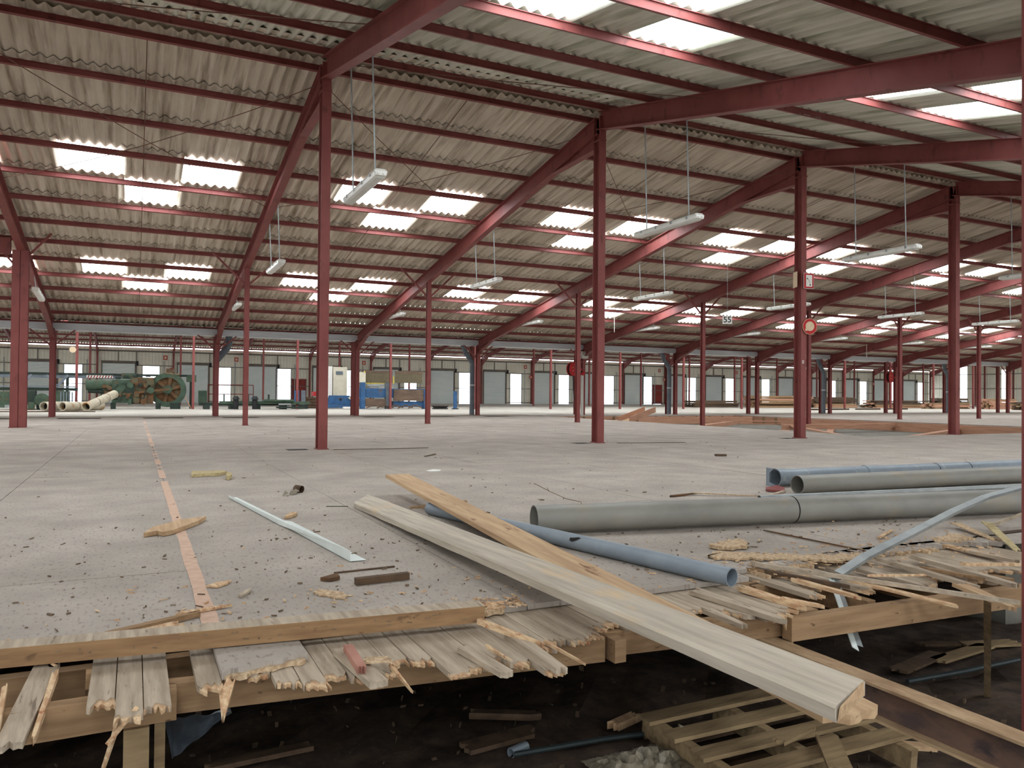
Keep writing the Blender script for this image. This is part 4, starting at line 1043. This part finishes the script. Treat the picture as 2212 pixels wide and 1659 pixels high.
MB().prism([p0+sv*-.012+d*-.008, p0+sv*.03+d*-.012, p0+sv*.03+d*.02, p0-sv*.012+d*.02], (0,-.004,.004)).build('bent_tab', 'galv', t)
# hanging sticks
bb('wood_stick', at(2133,1285,-.02), (4.06, 2.58, -.70), .03, .02, 'wood_pallet', 'long thin stick standing from the debris down to the pit floor', 'stick')
bb('wood_stick', at(1690,1325,-.03), at(1712,1388,-.16), .014, .012, 'wood_break', 'thin splinter stick hanging beside the steel floor beam', 'stick', None, 0, .01, 4, 3, .6)

# ------------------------------------------------------------------ things in the pit
gz = -.70
def pallet():
    t = thing('wooden_pallet', (2.55, 2.6, gz), 'broken wooden pallet lying in the pit under the grey plank', 'pallet')
    c0 = Vector((2.10, 2.86, gz+.12)); ex = Vector((.86, -.06, .03)); ey = Vector((.05, -.62, -.05))
    n = 0
    for f in (0, .26, .53, .80):
        p = c0+ey*f; MB().bar(p-ex*.04, p+ex*1.04+Vector((0,0,random.uniform(-.006,.006))), .095, .018).build('deck_board', 'wood_pallet', t)
    for f in (.03, .48, .95):
        p = c0+ex*f+Vector((0,0,-.055)); MB().bar(p-ey*.10, p+ey*.98, .045, .09).build('stringer', 'wood_pallet', t)
    for f in (0.05, .5, .95):
        p = c0+ey*f+Vector((0,0,-.105)); MB().bar(p, p+ex, .08, .016).build('bottom_board', 'wood_dark', t)
pallet()
G2 = 'rubble on the pit floor'
rnd = random.Random(33)
def rubble(px, py, L, w, t_, mat_, label, ang, cat='board', z=gz, tilt=0.0):
    c = at(px, py, z); d = Vector((math.cos(ang), math.sin(ang), tilt))*(L/2)
    return bb('rubble_board', c-d+Vector((0,0,t_+.02)), c+d+Vector((0,0,t_+.02)), w, t_, mat_, label, cat, G2, .02, .03, 5, int(px))
rubble(1350,1575,.16,.05,.035,'wood_orange','small pale wood lump on the dark soil below the edge',.3)
rubble(1090,1560,.30,.05,.03,'wood_dark','dark board end lying on the soil left of the pale lump',-.5)
rubble(1080,1612,.34,.10,.02,'wood_dark','dark flat board lying beside the conduit',.1)
rubble(1960,1625,.22,.05,.02,'wood_orange','orange board offcut right of the pallet',-.6)
rubble(2030,1600,.30,.04,.02,'wood_orange','brown splintered board against the steel floor beam',-.9)
rubble(1800,1640,.30,.09,.015,'wood_pallet','grey board lying askew on the pallet',.9, z=gz+.13)
rubble(1720,1600,.24,.05,.015,'wood_pallet','loose slat lying across the pallet',.2, z=gz+.13)
rubble(1985,1440,.50,.10,.015,'wood_dark','dark flat board far back under the right floor edge',.2)
rubble(2080,1420,.55,.09,.015,'wood_pallet','long greyish board far back in the right of the pit',.1)
rubble(2140,1400,.35,.10,.015,'wood_pallet','second greyish board far back under the right edge',-.3)
rubble(2030,1400,.25,.06,.015,'wood_dark','short dark board under the hanging metal strip',-.4)
rubble(560,1650,.40,.06,.02,'wood_dark','dark board at the bottom edge left of centre',.05)
for (i, (px, py, s, lab)) in enumerate(((1930,1600,.09,'sharp pointed wood shard standing up right of the pallet'),(1480,1630,.10,'upright torn foil corner at the bottom of the pit'))):
    c = at(px, py, gz); mb = MB().prism([c+Vector((-.03,0,0)), c+Vector((.05,.0,0)), c+Vector((.03,0,s)), c+Vector((-.02,.01,s*1.3))], (.0,.012,0)); solo(mb, 'wood_shard' if i == 0 else 'foil_scrap', 'wood_orange' if i == 0 else 'foil', lab, 'shard' if i == 0 else 'scrap')
mb = MB(); c = at(1370, 1650, gz); nx, ny = 26, 12; vs = []
for j in range(ny+1):
    for i in range(nx+1):
        e_ = math.sin(math.pi*i/nx)*math.sin(math.pi*j/ny)
        vs.append((c.x-.22+.48*i/nx+rnd.uniform(-.008,.008), c.y-.16+.24*j/ny+rnd.uniform(-.008,.008), gz+.02+e_*(.03+rnd.uniform(-.025,.03))))
mb.add(vs, [(j*(nx+1)+i, j*(nx+1)+i+1, (j+1)*(nx+1)+i+1, (j+1)*(nx+1)+i) for j in range(ny) for i in range(nx)])
solo(mb, 'crumpled_wrapping', 'foil', 'heap of crumpled pale wrapping at the bottom edge of the pit', 'wrapping')
mb = MB().path([at(1110,1645,gz)+Vector((0,0,.03)), at(1300,1612,gz)+Vector((0,0,.03)), at(1480,1588,gz)+Vector((0,0,.03))], .012, 8); solo(mb, 'conduit', 'conduit', 'dark green conduit lying on the soil left of the pallet', 'conduit')
mb = MB().path([at(1960,1484,gz)+Vector((0,0,.03)), at(2080,1462,gz)+Vector((0,0,.03)), at(2200,1436,gz)+Vector((0,0,.03))], .014, 8); solo(mb, 'conduit', 'conduit', 'grey blue conduit lying at the back right of the pit', 'conduit')
c = at(1112,1640,gz); solo(MB().pipe(c+Vector((-.02,0,.03)), c+Vector((.07,.03,.03)), .022, .003, 14), 'pipe_stub', 'pvc_blue', 'short pale pipe stub at the end of the green conduit', 'pipe')
A_ = at(352,1552,-.145); B_ = at(500,1538,-.145); C_ = at(372,1640,-.42); mb = MB(); vs = []; n_ = 10
for i in range(n_+1):
    for j in range(n_+1):
        top = A_.lerp(B_, i/n_); f = j/n_; q = top.lerp(C_.lerp(B_, (i/n_)**1.5), f); q.y += .05*math.sin(f*math.pi)+.01*math.sin(i*1.7); vs.append(q)
mb.add(vs, [(i*(n_+1)+j, i*(n_+1)+j+1, (i+1)*(n_+1)+j+1, (i+1)*(n_+1)+j) for i in range(n_) for j in range(n_)])
solo(mb, 'plastic_sheet', 'plastic_sheet', 'sagging grey plastic sheet hanging under the left floor edge', 'sheet')
# fine rubble, past counting
st = MB()
for i in range(260):
    x = rnd.uniform(-.3, 4.6); y = rnd.uniform(2.0, 4.2); s = rnd.uniform(.003,.014); a = rnd.uniform(0, 3.1); w = s*rnd.uniform(.2,.6); c_, s_ = math.cos(a)*s, math.sin(a)*s; nx_, ny_ = -math.sin(a)*w, math.cos(a)*w
    z = -.69; st.prism([(x-c_-nx_, y-s_-ny_, z), (x+c_-nx_, y+s_-ny_, z), (x+c_+nx_, y+s_+ny_, z), (x-c_+nx_*.4, y-s_+ny_*.4, z)], (rnd.uniform(-.01,.01), 0, rnd.uniform(.006,.03)))
o = solo(st, 'soil_rubble', 'bark', 'small chips and clods strewn over the dark pit soil', 'rubble', org=(0,0,-.7)); o['kind'] = 'stuff'

# ================================================================== OPEN PATCH: timbers lying in it
def atY(px, py, Y):
    d = fw + RT*((px-1106)/F) - UP*((py-829.5)/F); return EYE + d*(Y/d.y)
G3 = 'fresh timbers lying in the open floor patch'
def timber(p, q, w, h, label, mat_='wood_fresh'):
    mb = MB().bar(p, q, w, h); return solo(mb, 'timber', mat_, label, 'timber', G3)
z = -.34
timber((15.6,12.55,z+.10),(24.5,16.6,z+.10),.22,.18,'heavy brown timber lying lengthwise in the open floor patch, nearest the camera')
timber((15.9,13.6,z+.24),(20.2,20.0,z+.24),.14,.05,'long pale board on top of the timbers behind the signed column')
timber((17.0,15.2,z+.06),(24.4,21.6,z+.06),.2,.12,'dark reddish timber under the pale boards')
timber((16.4,20.6,z+.08),(23.6,26.0,z+.08),.2,.16,'brown timber further back in the open floor patch')
timber((15.8,24.6,z+.12),(18.8,27.0,z+.12),.2,.22,'short thick brown timber near the back left of the open patch')
timber((15.3,25.8,z+.10),(17.0,27.4,z+.10),.2,.2,'short timber block left of the leaning trough')
timber((19.0,26.9,z+.16),(24.6,26.2,z+.16),.18,.3,'upright-edged brown plank along the back of the open patch')
timber((24.55,13.0,z+.16),(24.65,24.5,z+.16),.1,.3,'long brown plank edge along the right side of the open patch')
timber((17.2,16.9,z+.06),(17.5,17.3,z+.06),.3,.3,'small wooden box beside the slim column foot')
timber(at(1692,923,-.13), at(2052,917,-.13), .16, .17, 'long light-topped timber lying across the open patch behind the fourth tall column')
timber(at(1560,908,-.06), at(1700,911,-.06), .12, .05, 'pale pinkish board on edge left of the signed column')
timber(at(1600,915,-.16), at(1738,917,-.16), .12, .05, 'lower pale board left of the signed column')
# leaning trough of two boards
t = thing('wooden_trough', (16.6,23.2,z), 'leaning trough of new boards propped on the edge of the open patch', 'trough')
p0 = Vector((15.2, 22.0, .03)); p1 = Vector((17.1, 23.1, .36)); d = (p1-p0); sd = Vector((-.5,.86,0)).normalized()
MB().bar(p0, p1, .02, .20).build('side_board', 'wood_fresh', t); MB().bar(p0+sd*.42, p1+sd*.42, .02, .20).build('side_board', 'wood_fresh', t); MB().bar(p0+sd*.21-Vector((0,0,.09)), p1+sd*.21-Vector((0,0,.09)), .42, .02).build('bottom_board', 'wood_orange', t)
# ================================================================== TIMBER STACKS in the far right
def stack(name, x0, x1, y0, y1, h, mats, label, seed, n=None):
    rnd = random.Random(seed); t = thing(name, ((x0+x1)/2, (y0+y1)/2, 0), label, 'timber stack', 'timber stacks by the back wall')
    z = 0; 
    while z < h:
        th = rnd.uniform(.07,.16); y = y0
        while y < y1:
            w = rnd.uniform(.12,.3)
            if rnd.random() < .88:
                MB().bar((x0+rnd.uniform(-.15,.15), y+w/2, z+th/2), (x1+rnd.uniform(-.2,.2), y+w/2+rnd.uniform(-.1,.1), z+th/2+rnd.uniform(-.02,.02)), w*.92, th*.9).build('board', rnd.choice(mats), t)
            y += w*1.6
        z += th
stack('timber_stack', 38.0, 42.3, 46.5, 47.8, .45, ['bark','wood_dark'], 'low dark heap of old boards behind the slim columns at right', 1)
stack('timber_stack', 43.2, 48.0, 45.0, 46.8, .85, ['wood_fresh','wood_joist'], 'reddish stack of timber left of the tall column with signs', 2)
stack('timber_stack', 48.9, 53.6, 45.0, 46.5, .75, ['wood_fresh','wood_joist','bark'], 'reddish stack of timber right of the tall column with signs', 3)
stack('timber_stack', 54.6, 61.0, 43.8, 45.2, .55, ['wood_fresh','wood_joist','bark'], 'long low stack of mixed timber between far columns', 4)
stack('timber_stack', 57.0, 61.5, 40.5, 41.6, .42, ['wood_fresh','wood_pallet'], 'pale low board stack in front of the mixed timber', 5)
stack('timber_stack', 63.5, 67.5, 44.5, 45.6, .85, ['bark','wood_dark'], 'dark round topped heap of logs near the end wall', 6)
stack('timber_stack', 62.0, 65.0, 39.0, 40.2, .7, ['wood_fresh','wood_joist'], 'brown box-like stack left of the fourth tall column', 7)
stack('timber_stack', 60.5, 66.5, 35.0, 36.4, .55, ['bark','wood_dark','wood_pallet'], 'dark stack of old timber right of the fourth tall column', 8)
stack('timber_stack', 69.0, 75.0, 37.5, 38.8, .7, ['bark','wood_dark'], 'dark stack of old timber at the right edge', 9)
# low skids on the far floor
for i, (x0_, x1_, y) in enumerate(((38.8,40.2,36.6),(41.2,44.0,37.4),(45.0,47.6,37.8),(48.6,51.0,38.2))):
    mb = MB().bar((x0_,y,.05),(x1_,y+.2,.05),.16,.1); solo(mb, 'skid_beam', 'bark', 'dark skid timber lying flat on the far floor, %s' % nth(i), 'timber', 'skid timbers on the far floor')

# ================================================================== OLD MACHINES at the left
def cyl(mb, c, ax, r, L, n=20):
    c = Vector(c); ax = Vector(ax).normalized(); return mb.tube(c-ax*L/2, c+ax*L/2, r, n)
# --- green and rusty wheel machine
Y = 41.6
t = thing('wheel_machine', (.2, Y, 0), 'large green and rusty machine with a big flywheel at left', 'machine')
wc_ = Vector((1.48, Y, .94)); ax = Vector((-.12, -1, 0)).normalized()
a = MB(); r_ = Vector((0,0,1)).cross(ax).normalized(); u_ = ax.cross(r_)
n = 40; vs = []
for s in (-.11, .11):
    for rr in (.84, .60):
        for i in range(n): g_ = 2*math.pi*i/n; vs.append(wc_+ax*s+r_*math.cos(g_)*rr+u_*math.sin(g_)*rr)
fs = []
for i in range(n):
    j = (i+1) % n; fs += [(i,j,2*n+j,2*n+i),(n+j,n+i,3*n+i,3*n+j),(j,i,n+i,n+j),(2*n+i,2*n+j,3*n+j,3*n+i)]
a.add(vs, fs); rim = a.build('wheel_rim', 'green_machine', t)
for i in range(6):
    g_ = i*math.pi/3+.3; MB().bar(wc_, wc_+r_*math.cos(g_)*.64+u_*math.sin(g_)*.64, .15, .12, ax).build('spoke', 'rust', rim)
a = MB(); cyl(a, wc_, ax, .20, .36); a.build('hub', 'green_machine', t)
a = MB(); cyl(a, wc_+ax*-.08, ax, .66, .04); a.build('wheel_backplate', 'rust', t)
MB().box(-.15,.85,Y-.25,Y+.35,.25,1.52).build('rusty_frame', 'rust', t); MB().box(-.95,.0,Y-.30,Y+.30,.30,1.40).build('green_casting', 'green_machine', t); MB().box(-1.3,-.2,Y-.22,Y+.25,.45,1.05).build('gear_case', 'rust', t)
a = MB(); a.tube((-2.05,Y-.1,1.12),(-1.25,Y-.1,1.18),.24,16); a.tube((-1.3,Y-.1,1.18),(-.9,Y-.1,1.2),.18,16); a.build('motor', 'green_machine', t)
a = MB(); a.tube((-1.95,Y-.1,.86),(-1.0,Y-.1,.80),.10,12); a.build('shaft_cover', 'green_dark', t)
for (x_, w_) in ((-1.0,.22),(.95,.22),(1.6,.45)): MB().box(x_,x_+w_,Y-.3,Y+.3,.0,.3).build('foot', 'green_dark', t)
MB().bar((-1.25,Y-.36,.62),(1.55,Y-.36,.98),.05,.10).build('connecting_rod', 'rust', t)
for (x_, z_) in ((-.7,1.42),(-.35,1.5),(.25,1.54),(.6,1.56),(.05,1.5)): MB().box(x_-.11,x_+.11,Y-.15,Y+.15,z_,z_+.12).build('bearing_cap', 'green_dark', t)
MB().box(-.55,.1,Y-.1,Y+.3,1.44,1.72).build('top_casting', 'green_machine', t)
for i in range(4): MB().box(-.9+.28*i, -.78+.28*i, Y-.38, Y-.30, .5, .75+.1*(i % 2)).build('bolt_lug', 'rust', t)
MB().box(1.40,1.75,Y-.2,Y+.2,1.80,1.98).build('seat_pad', 'wood_dark', t); MB().bar((1.35,Y,1.76),(2.0,Y,1.70),.28,.05).build('seat_bracket', 'wood_pallet', t)
MB().bar((2.55,Y-.2,.02),(2.25,Y-.1,.62),.06,.03).build('prop', 'wood_fresh', t)
rn = random.Random(17)
for i in range(26):
    x_ = rn.uniform(-1.25, .8); z_ = rn.uniform(.3, 1.35); m_ = rn.choice(['rust','green_dark','green_machine','rust'])
    if rn.random() < .5: a = MB(); cyl(a, (x_, Y-.32, z_), (0,1,0), rn.uniform(.05,.17), rn.uniform(.08,.2), 14); a.build('gear_boss', m_, t)
    else: w_ = rn.uniform(.05,.18); h_ = rn.uniform(.04,.14); MB().box(x_-w_, x_+w_, Y-.40+rn.uniform(0,.06), Y-.2, z_-h_, z_+h_).build('cast_block', m_, t)
for i in range(4): MB().path([(-1.1+.5*i, Y-.38, .35), (-1.0+.5*i, Y-.42, .7+.1*i), (-.7+.45*i, Y-.36, 1.2)], .018, 6).build('oil_line', 'green_dark', t)
# --- long rail over the machines with striped guard
t = thing('machine_gantry', (-2.5, Y+.5, 0), 'long dark horizontal rail on legs with a red and white striped guard', 'gantry')
MB().box(-8.2,2.75,Y+.42,Y+.58,1.60,1.70).build('rail', 'green_dark', t); MB().box(-8.2,-.3,Y+.45,Y+.52,1.45,1.60).build('rail_web', 'blue_grey', t)
MB().box(2.35,2.80,Y+.35,Y+.6,1.35,1.68).build('end_bracket', 'green_machine', t)
for x_ in (-7.6,-4.9,-2.9,2.5): MB().box(x_,x_+.12,Y+.44,Y+.56,0,1.6).build('leg', 'green_dark', t)
MB().box(-2.05,-.93,Y+.36,Y+.40,1.47,1.60).build('guard_board', 'white', t)
for i in range(9):
    x_ = -2.02+.122*i; MB().prism([(x_,Y+.352,1.475),(x_+.055,Y+.352,1.475),(x_+.105,Y+.352,1.595),(x_+.05,Y+.352,1.595)], (0,.006,0)).build('red_stripe', 'door_red', t)
# --- left machine with V braces
Y2 = 40.0
t = thing('press_machine', (-4.3, Y2, 0), 'dark green old press machine with V braces at the far left', 'machine')
MB().box(-5.9,-2.3,Y2-.2,Y2+.3,.85,.98).build('table', 'green_dark', t); MB().box(-5.9,-2.35,Y2-.25,Y2-.1,1.0,1.06).build('table_lip', 'blue_grey', t)
for x_ in (-4.5,-3.1):
    for s in (-1, 1): MB().bar((x_,Y2+.05,1.04),(x_+s*.42,Y2+.05,1.56),.12,.10).build('v_brace', 'blue_grey', t)
for (a_, b_, c_, d_, m_) in ((-5.8,-5.3,.05,.84,'rust'),(-5.2,-4.6,.1,.8,'green_machine'),(-4.55,-3.9,.25,.84,'green_dark'),(-3.85,-3.45,.0,.6,'green_dark'),(-3.3,-2.6,.2,.84,'green_machine')): MB().box(a_,b_,Y2-.3,Y2+.35,c_,d_).build('base_block', m_, t)
for i in range(5): MB().box(-2.95+.11*i,-2.9+.11*i,Y2-.34,Y2-.28,.3,.8).build('fin', 'blue_grey', t)
a = MB(); cyl(a, (-3.65,Y2-.3,.45), (0,1,0), .28, .12); a.build('pulley', 'green_machine', t)
MB().box(-5.0,-4.2,Y2-.5,Y2-.3,.10,.22).build('step_plate', 'galv', t); MB().bar((-5.6,Y2-.3,.9),(-5.2,Y2-.3,.55),.1,.1).build('rusty_arm', 'rust', t)
a = MB(); cyl(a, (-4.02,Y2-.5,.20), (0,0,1), .13, .3); a.build('valve', 'green_machine', t); MB().box(-4.2,-3.85,Y2-.6,Y2-.42,.0,.06).build('valve_foot', 'rust', t)
# --- pale pipes on the floor
def drum(p, q, r, label): 
    t = thing('concrete_pipe', (p[0],p[1],0), label, 'pipe', 'pale thick pipes at the left'); MB().pipe(p, q, r, .03, 24).build('tube', 'drum_pipe', t, smooth=True); pp = Vector(p); d_ = (Vector(q)-pp).normalized()
    a = MB(); a.tube(pp+d_*.25, pp+d_*.27, r-.02, 20); a.build('dark_bore', 'dark_inside', t)
    for f in (.35,.7): c_ = pp.lerp(Vector(q), f); MB().pipe(c_-d_*.012, c_+d_*.012, r+.006, .01, 24).build('band', 'rust', t)
drum((-3.36,37.3,.2),(-2.6,38.6,.2),.19,'pale thick pipe half hidden behind the valley column at left')
drum((-2.68,37.2,.2),(-1.3,38.9,.2),.19,'pale thick pipe with rusty band, middle of the three at left')
drum((-1.78,36.5,.19),(-.78,38.4,.72),.18,'pale thick pipe leaning up to the right beside the wheel machine')
solo(MB().bar((-5.5,35.8,.02),(-1.4,35.6,.02),.08,.04), 'floor_strip', 'wood_dark', 'dark strip lying in front of the pale pipes', 'strip')
# --- green machine beds, right of the wheel
t = thing('green_machine_bed', (6, 41.2, 0), 'low dark green machine bed with two black spindle heads', 'machine')
MB().box(2.9,7.3,41.3,41.7,.18,.32).build('bed_rail', 'green_dark', t); MB().box(3.8,8.2,40.8,41.0,.26,.40).build('bed_rail', 'green_machine', t)
for x_ in (3.1,4.3,5.5,6.8): MB().box(x_,x_+.25,40.75,41.68,0,.2).build('bed_foot', 'green_dark', t)
for x_ in (4.55,5.45):
    a = MB(); a.tube((x_,40.6,.0),(x_,40.6,.55),.13,10); a.tube((x_,40.6,.5),(x_,40.6,.66),.19,10,.1); a.build('spindle_head', 'black', t)
MB().box(5.9,7.4,40.7,41.2,.40,.50).build('table', 'green_machine', t); MB().box(6.5,7.9,40.4,40.7,.06,.14).build('plate', 'green_dark', t); MB().box(6.6,7.2,40.5,40.65,.22,.3).build('bright_part', 'galv', t)
for x_ in (5.15,6.15,4.0): MB().box(x_,x_+.07,41.0,41.1,.4,.75).build('stub_post', 'green_dark', t)
MB().box(2.95,3.35,42.4,42.8,.3,.92).build('control_box', 'green_machine', t)
t = thing('blue_posts', (7.75, 41.9, 0), 'pair of blue upright posts in front of the red door', 'post')
MB().box(7.62,7.86,41.8,41.95,.25,.98).build('post', 'blue_machine', t); MB().box(7.98,8.18,41.8,41.95,.2,.98).build('post', 'blue_grey', t); MB().box(7.5,8.3,41.7,42.05,.0,.22).build('foot', 'green_dark', t)
t = thing('wooden_crate', (8.7, 42.8, 0), 'brown wooden crate with a red tray behind the nearest tall column', 'crate')
for i in range(4): MB().box(8.3,9.35,42.55,42.58,.05+.15*i,.17+.15*i).build('slat', 'wood_dark', t)
MB().box(8.3,8.36,42.5,43.2,.0,.62).build('corner_post', 'wood_dark', t); MB().box(9.29,9.35,42.5,43.2,.0,.62).build('corner_post', 'wood_dark', t); MB().box(8.3,9.35,42.6,43.2,.02,.6).build('crate_body', 'bark', t)
MB().box(8.75,9.5,42.5,43.1,.68,.92).build('red_tray', 'red_paint', t)
# --- tall cream cabinet and blue machine
t = thing('control_cabinet', (10.35, 44.3, .0), 'tall cream control cabinet behind the blue machine', 'cabinet')
MB().box(10.2,11.0,44.2,44.7,.55,2.35).build('cabinet_body', 'cream', t); MB().box(9.75,10.15,44.2,44.6,.55,2.38).build('side_panel', 'white', t); MB().box(10.35,10.75,44.18,44.2,1.9,2.1).build('display', 'blue_grey', t); MB().box(9.8,11.0,44.25,44.65,.0,.55).build('plinth', 'blue_machine', t)
t = thing('blue_wedge_machine', (10.0, 42.2, 0), 'blue machine base with a round hole and folded cream cloth', 'machine')
MB().prism([(9.4,42.0,.1),(10.9,42.0,.1),(10.6,42.0,.72),(9.6,42.0,.72)], (0,.6,0)).build('wedge_body', 'blue_machine', t); a = MB(); cyl(a,(10.1,41.99,.5),(0,1,0),.07,.02); a.build('bore', 'black', t)
MB().bar((9.3,41.7,.16),(10.9,41.7,.10),.3,.12).build('skid', 'blue_machine', t)
MB().prism([(10.5,41.9,.60),(10.85,41.8,.30),(10.93,41.8,.5),(10.85,41.9,.76)], (0,.3,0)).build('cloth', 'cream', t); MB().box(10.1,10.9,41.2,41.5,.02,.12).build('pale_sack', 'white', t)
Y3 = 41.3
t = thing('blue_machine', (12.7, Y3, 0), 'large blue machine with brown mesh guards and yellow frame', 'machine')
MB().box(11.0,14.75,Y3+.1,Y3+.9,.62,1.12).build('blue_bed', 'blue_machine', t); MB().box(12.9,14.75,Y3,Y3+.1,.45,1.08).build('brown_front', 'brown_machine', t); MB().box(12.9,14.8,Y3+.1,Y3+.8,.12,.42).build('lower_bed', 'blue_machine', t)
MB().box(11.1,12.6,Y3,Y3+.7,.14,.55).build('lower_case', 'brown_machine', t)
for x_ in (11.05,12.45,14.62): MB().box(x_,x_+.22,Y3-.06,Y3+.3,0,1.45 if x_ < 14 else 1.1).build('upright', 'blue_machine' if x_ < 12 or x_ > 14 else 'blue_grey', t)
for (a_, b_) in ((11.35,12.95),(13.1,14.72)): MB().box(a_,b_,Y3+.5,Y3+.52,1.44,1.98).build('mesh_guard', 'mesh_brown', t); MB().box(a_,b_,Y3+.48,Y3+.54,1.98,2.12).build('top_rail', 'brown_machine', t)
fr_ = MB(); fr_.box(11.32,11.38,Y3+.44,Y3+.5,1.40,2.08); fr_.build('yellow_frame', 'yellow', t); MB().box(11.32,12.6,Y3+.44,Y3+.5,1.38,1.43).build('yellow_frame', 'yellow', t); MB().box(12.98,13.04,Y3+.44,Y3+.5,1.40,1.8).build('yellow_frame', 'yellow', t)
for i in range(3): MB().box(11.6+.5*i,11.9+.5*i,Y3+.3,Y3+.5,1.14,1.26).build('white_block', 'white', t)
MB().bar((11.4,Y3+.2,1.3),(12.3,Y3+.2,1.34),.2,.1).build('roller', 'galv', t)
for i in range(5): MB().path([(11.3+.6*i,Y3-.1,.05),(11.7+.6*i,Y3-.15,.22),(12.3+.55*i,Y3-.1,.08)], .035, 6).build('loose_cable', 'brown_machine', t)
MB().box(10.95,11.35,Y3+.2,Y3+.6,1.45,2.0).build('pale_cover', 'cream', t)
t = thing('blue_bollard', (16.25,40.6,0), 'blue upright post with a round foot beside the paired columns', 'post'); MB().tube((16.25,40.6,.05),(16.25,40.6,1.02),.11,14).build('post', 'blue_machine', t); MB().tube((16.25,40.6,0),(16.25,40.6,.05),.2,14).build('foot', 'black', t)
a = MB(); N_ = 20
for ring, (rr, zz) in enumerate(((.42,.04),(.38,.11),(.45,.17))): a.path([(15.35+rr*math.cos(2*math.pi*i/N_), 40.6+rr*.8*math.sin(2*math.pi*i/N_), zz) for i in range(N_+1)], .035, 6)
solo(a, 'hose_coil', 'hose_black', 'coil of black hose on the floor beside the blue post', 'hose')
t = thing('pulley_cart', (-5.6,0,0), 'x', 'x'); bpy.data.objects.remove(t)
# red railing and tripod by the back wall
t = thing('red_railing', (5.6, 57.5, 0), 'low red tubular railing in front of the back wall shutters', 'railing')
for x_ in (4.6,5.2,6.9,7.6): MB().tube((x_,57.5,0),(x_,57.5,1.35),.03,6).build('post', 'door_red', t)
for z_ in (.7,1.35): MB().tube((4.6,57.5,z_),(7.6,57.5,z_),.03,6).build('rail', 'door_red', t)
# hanging rods seen against the roof
for i, (px, y0_, y1_, Yq) in enumerate(((1327,682,718,YP[9]),(1872,738,772,YP[11]))):
    p = atY(px, y0_, Yq); q = atY(px, y1_, Yq); p.z = zf(Yq)+RD; mb = MB().tube(p, q, .012, 6); solo(mb, 'hanging_conduit', 'white', ['thin pale rod hanging from the roof right of the second tall column','thin pale rod hanging from the roof at the far right'][i], 'rod')
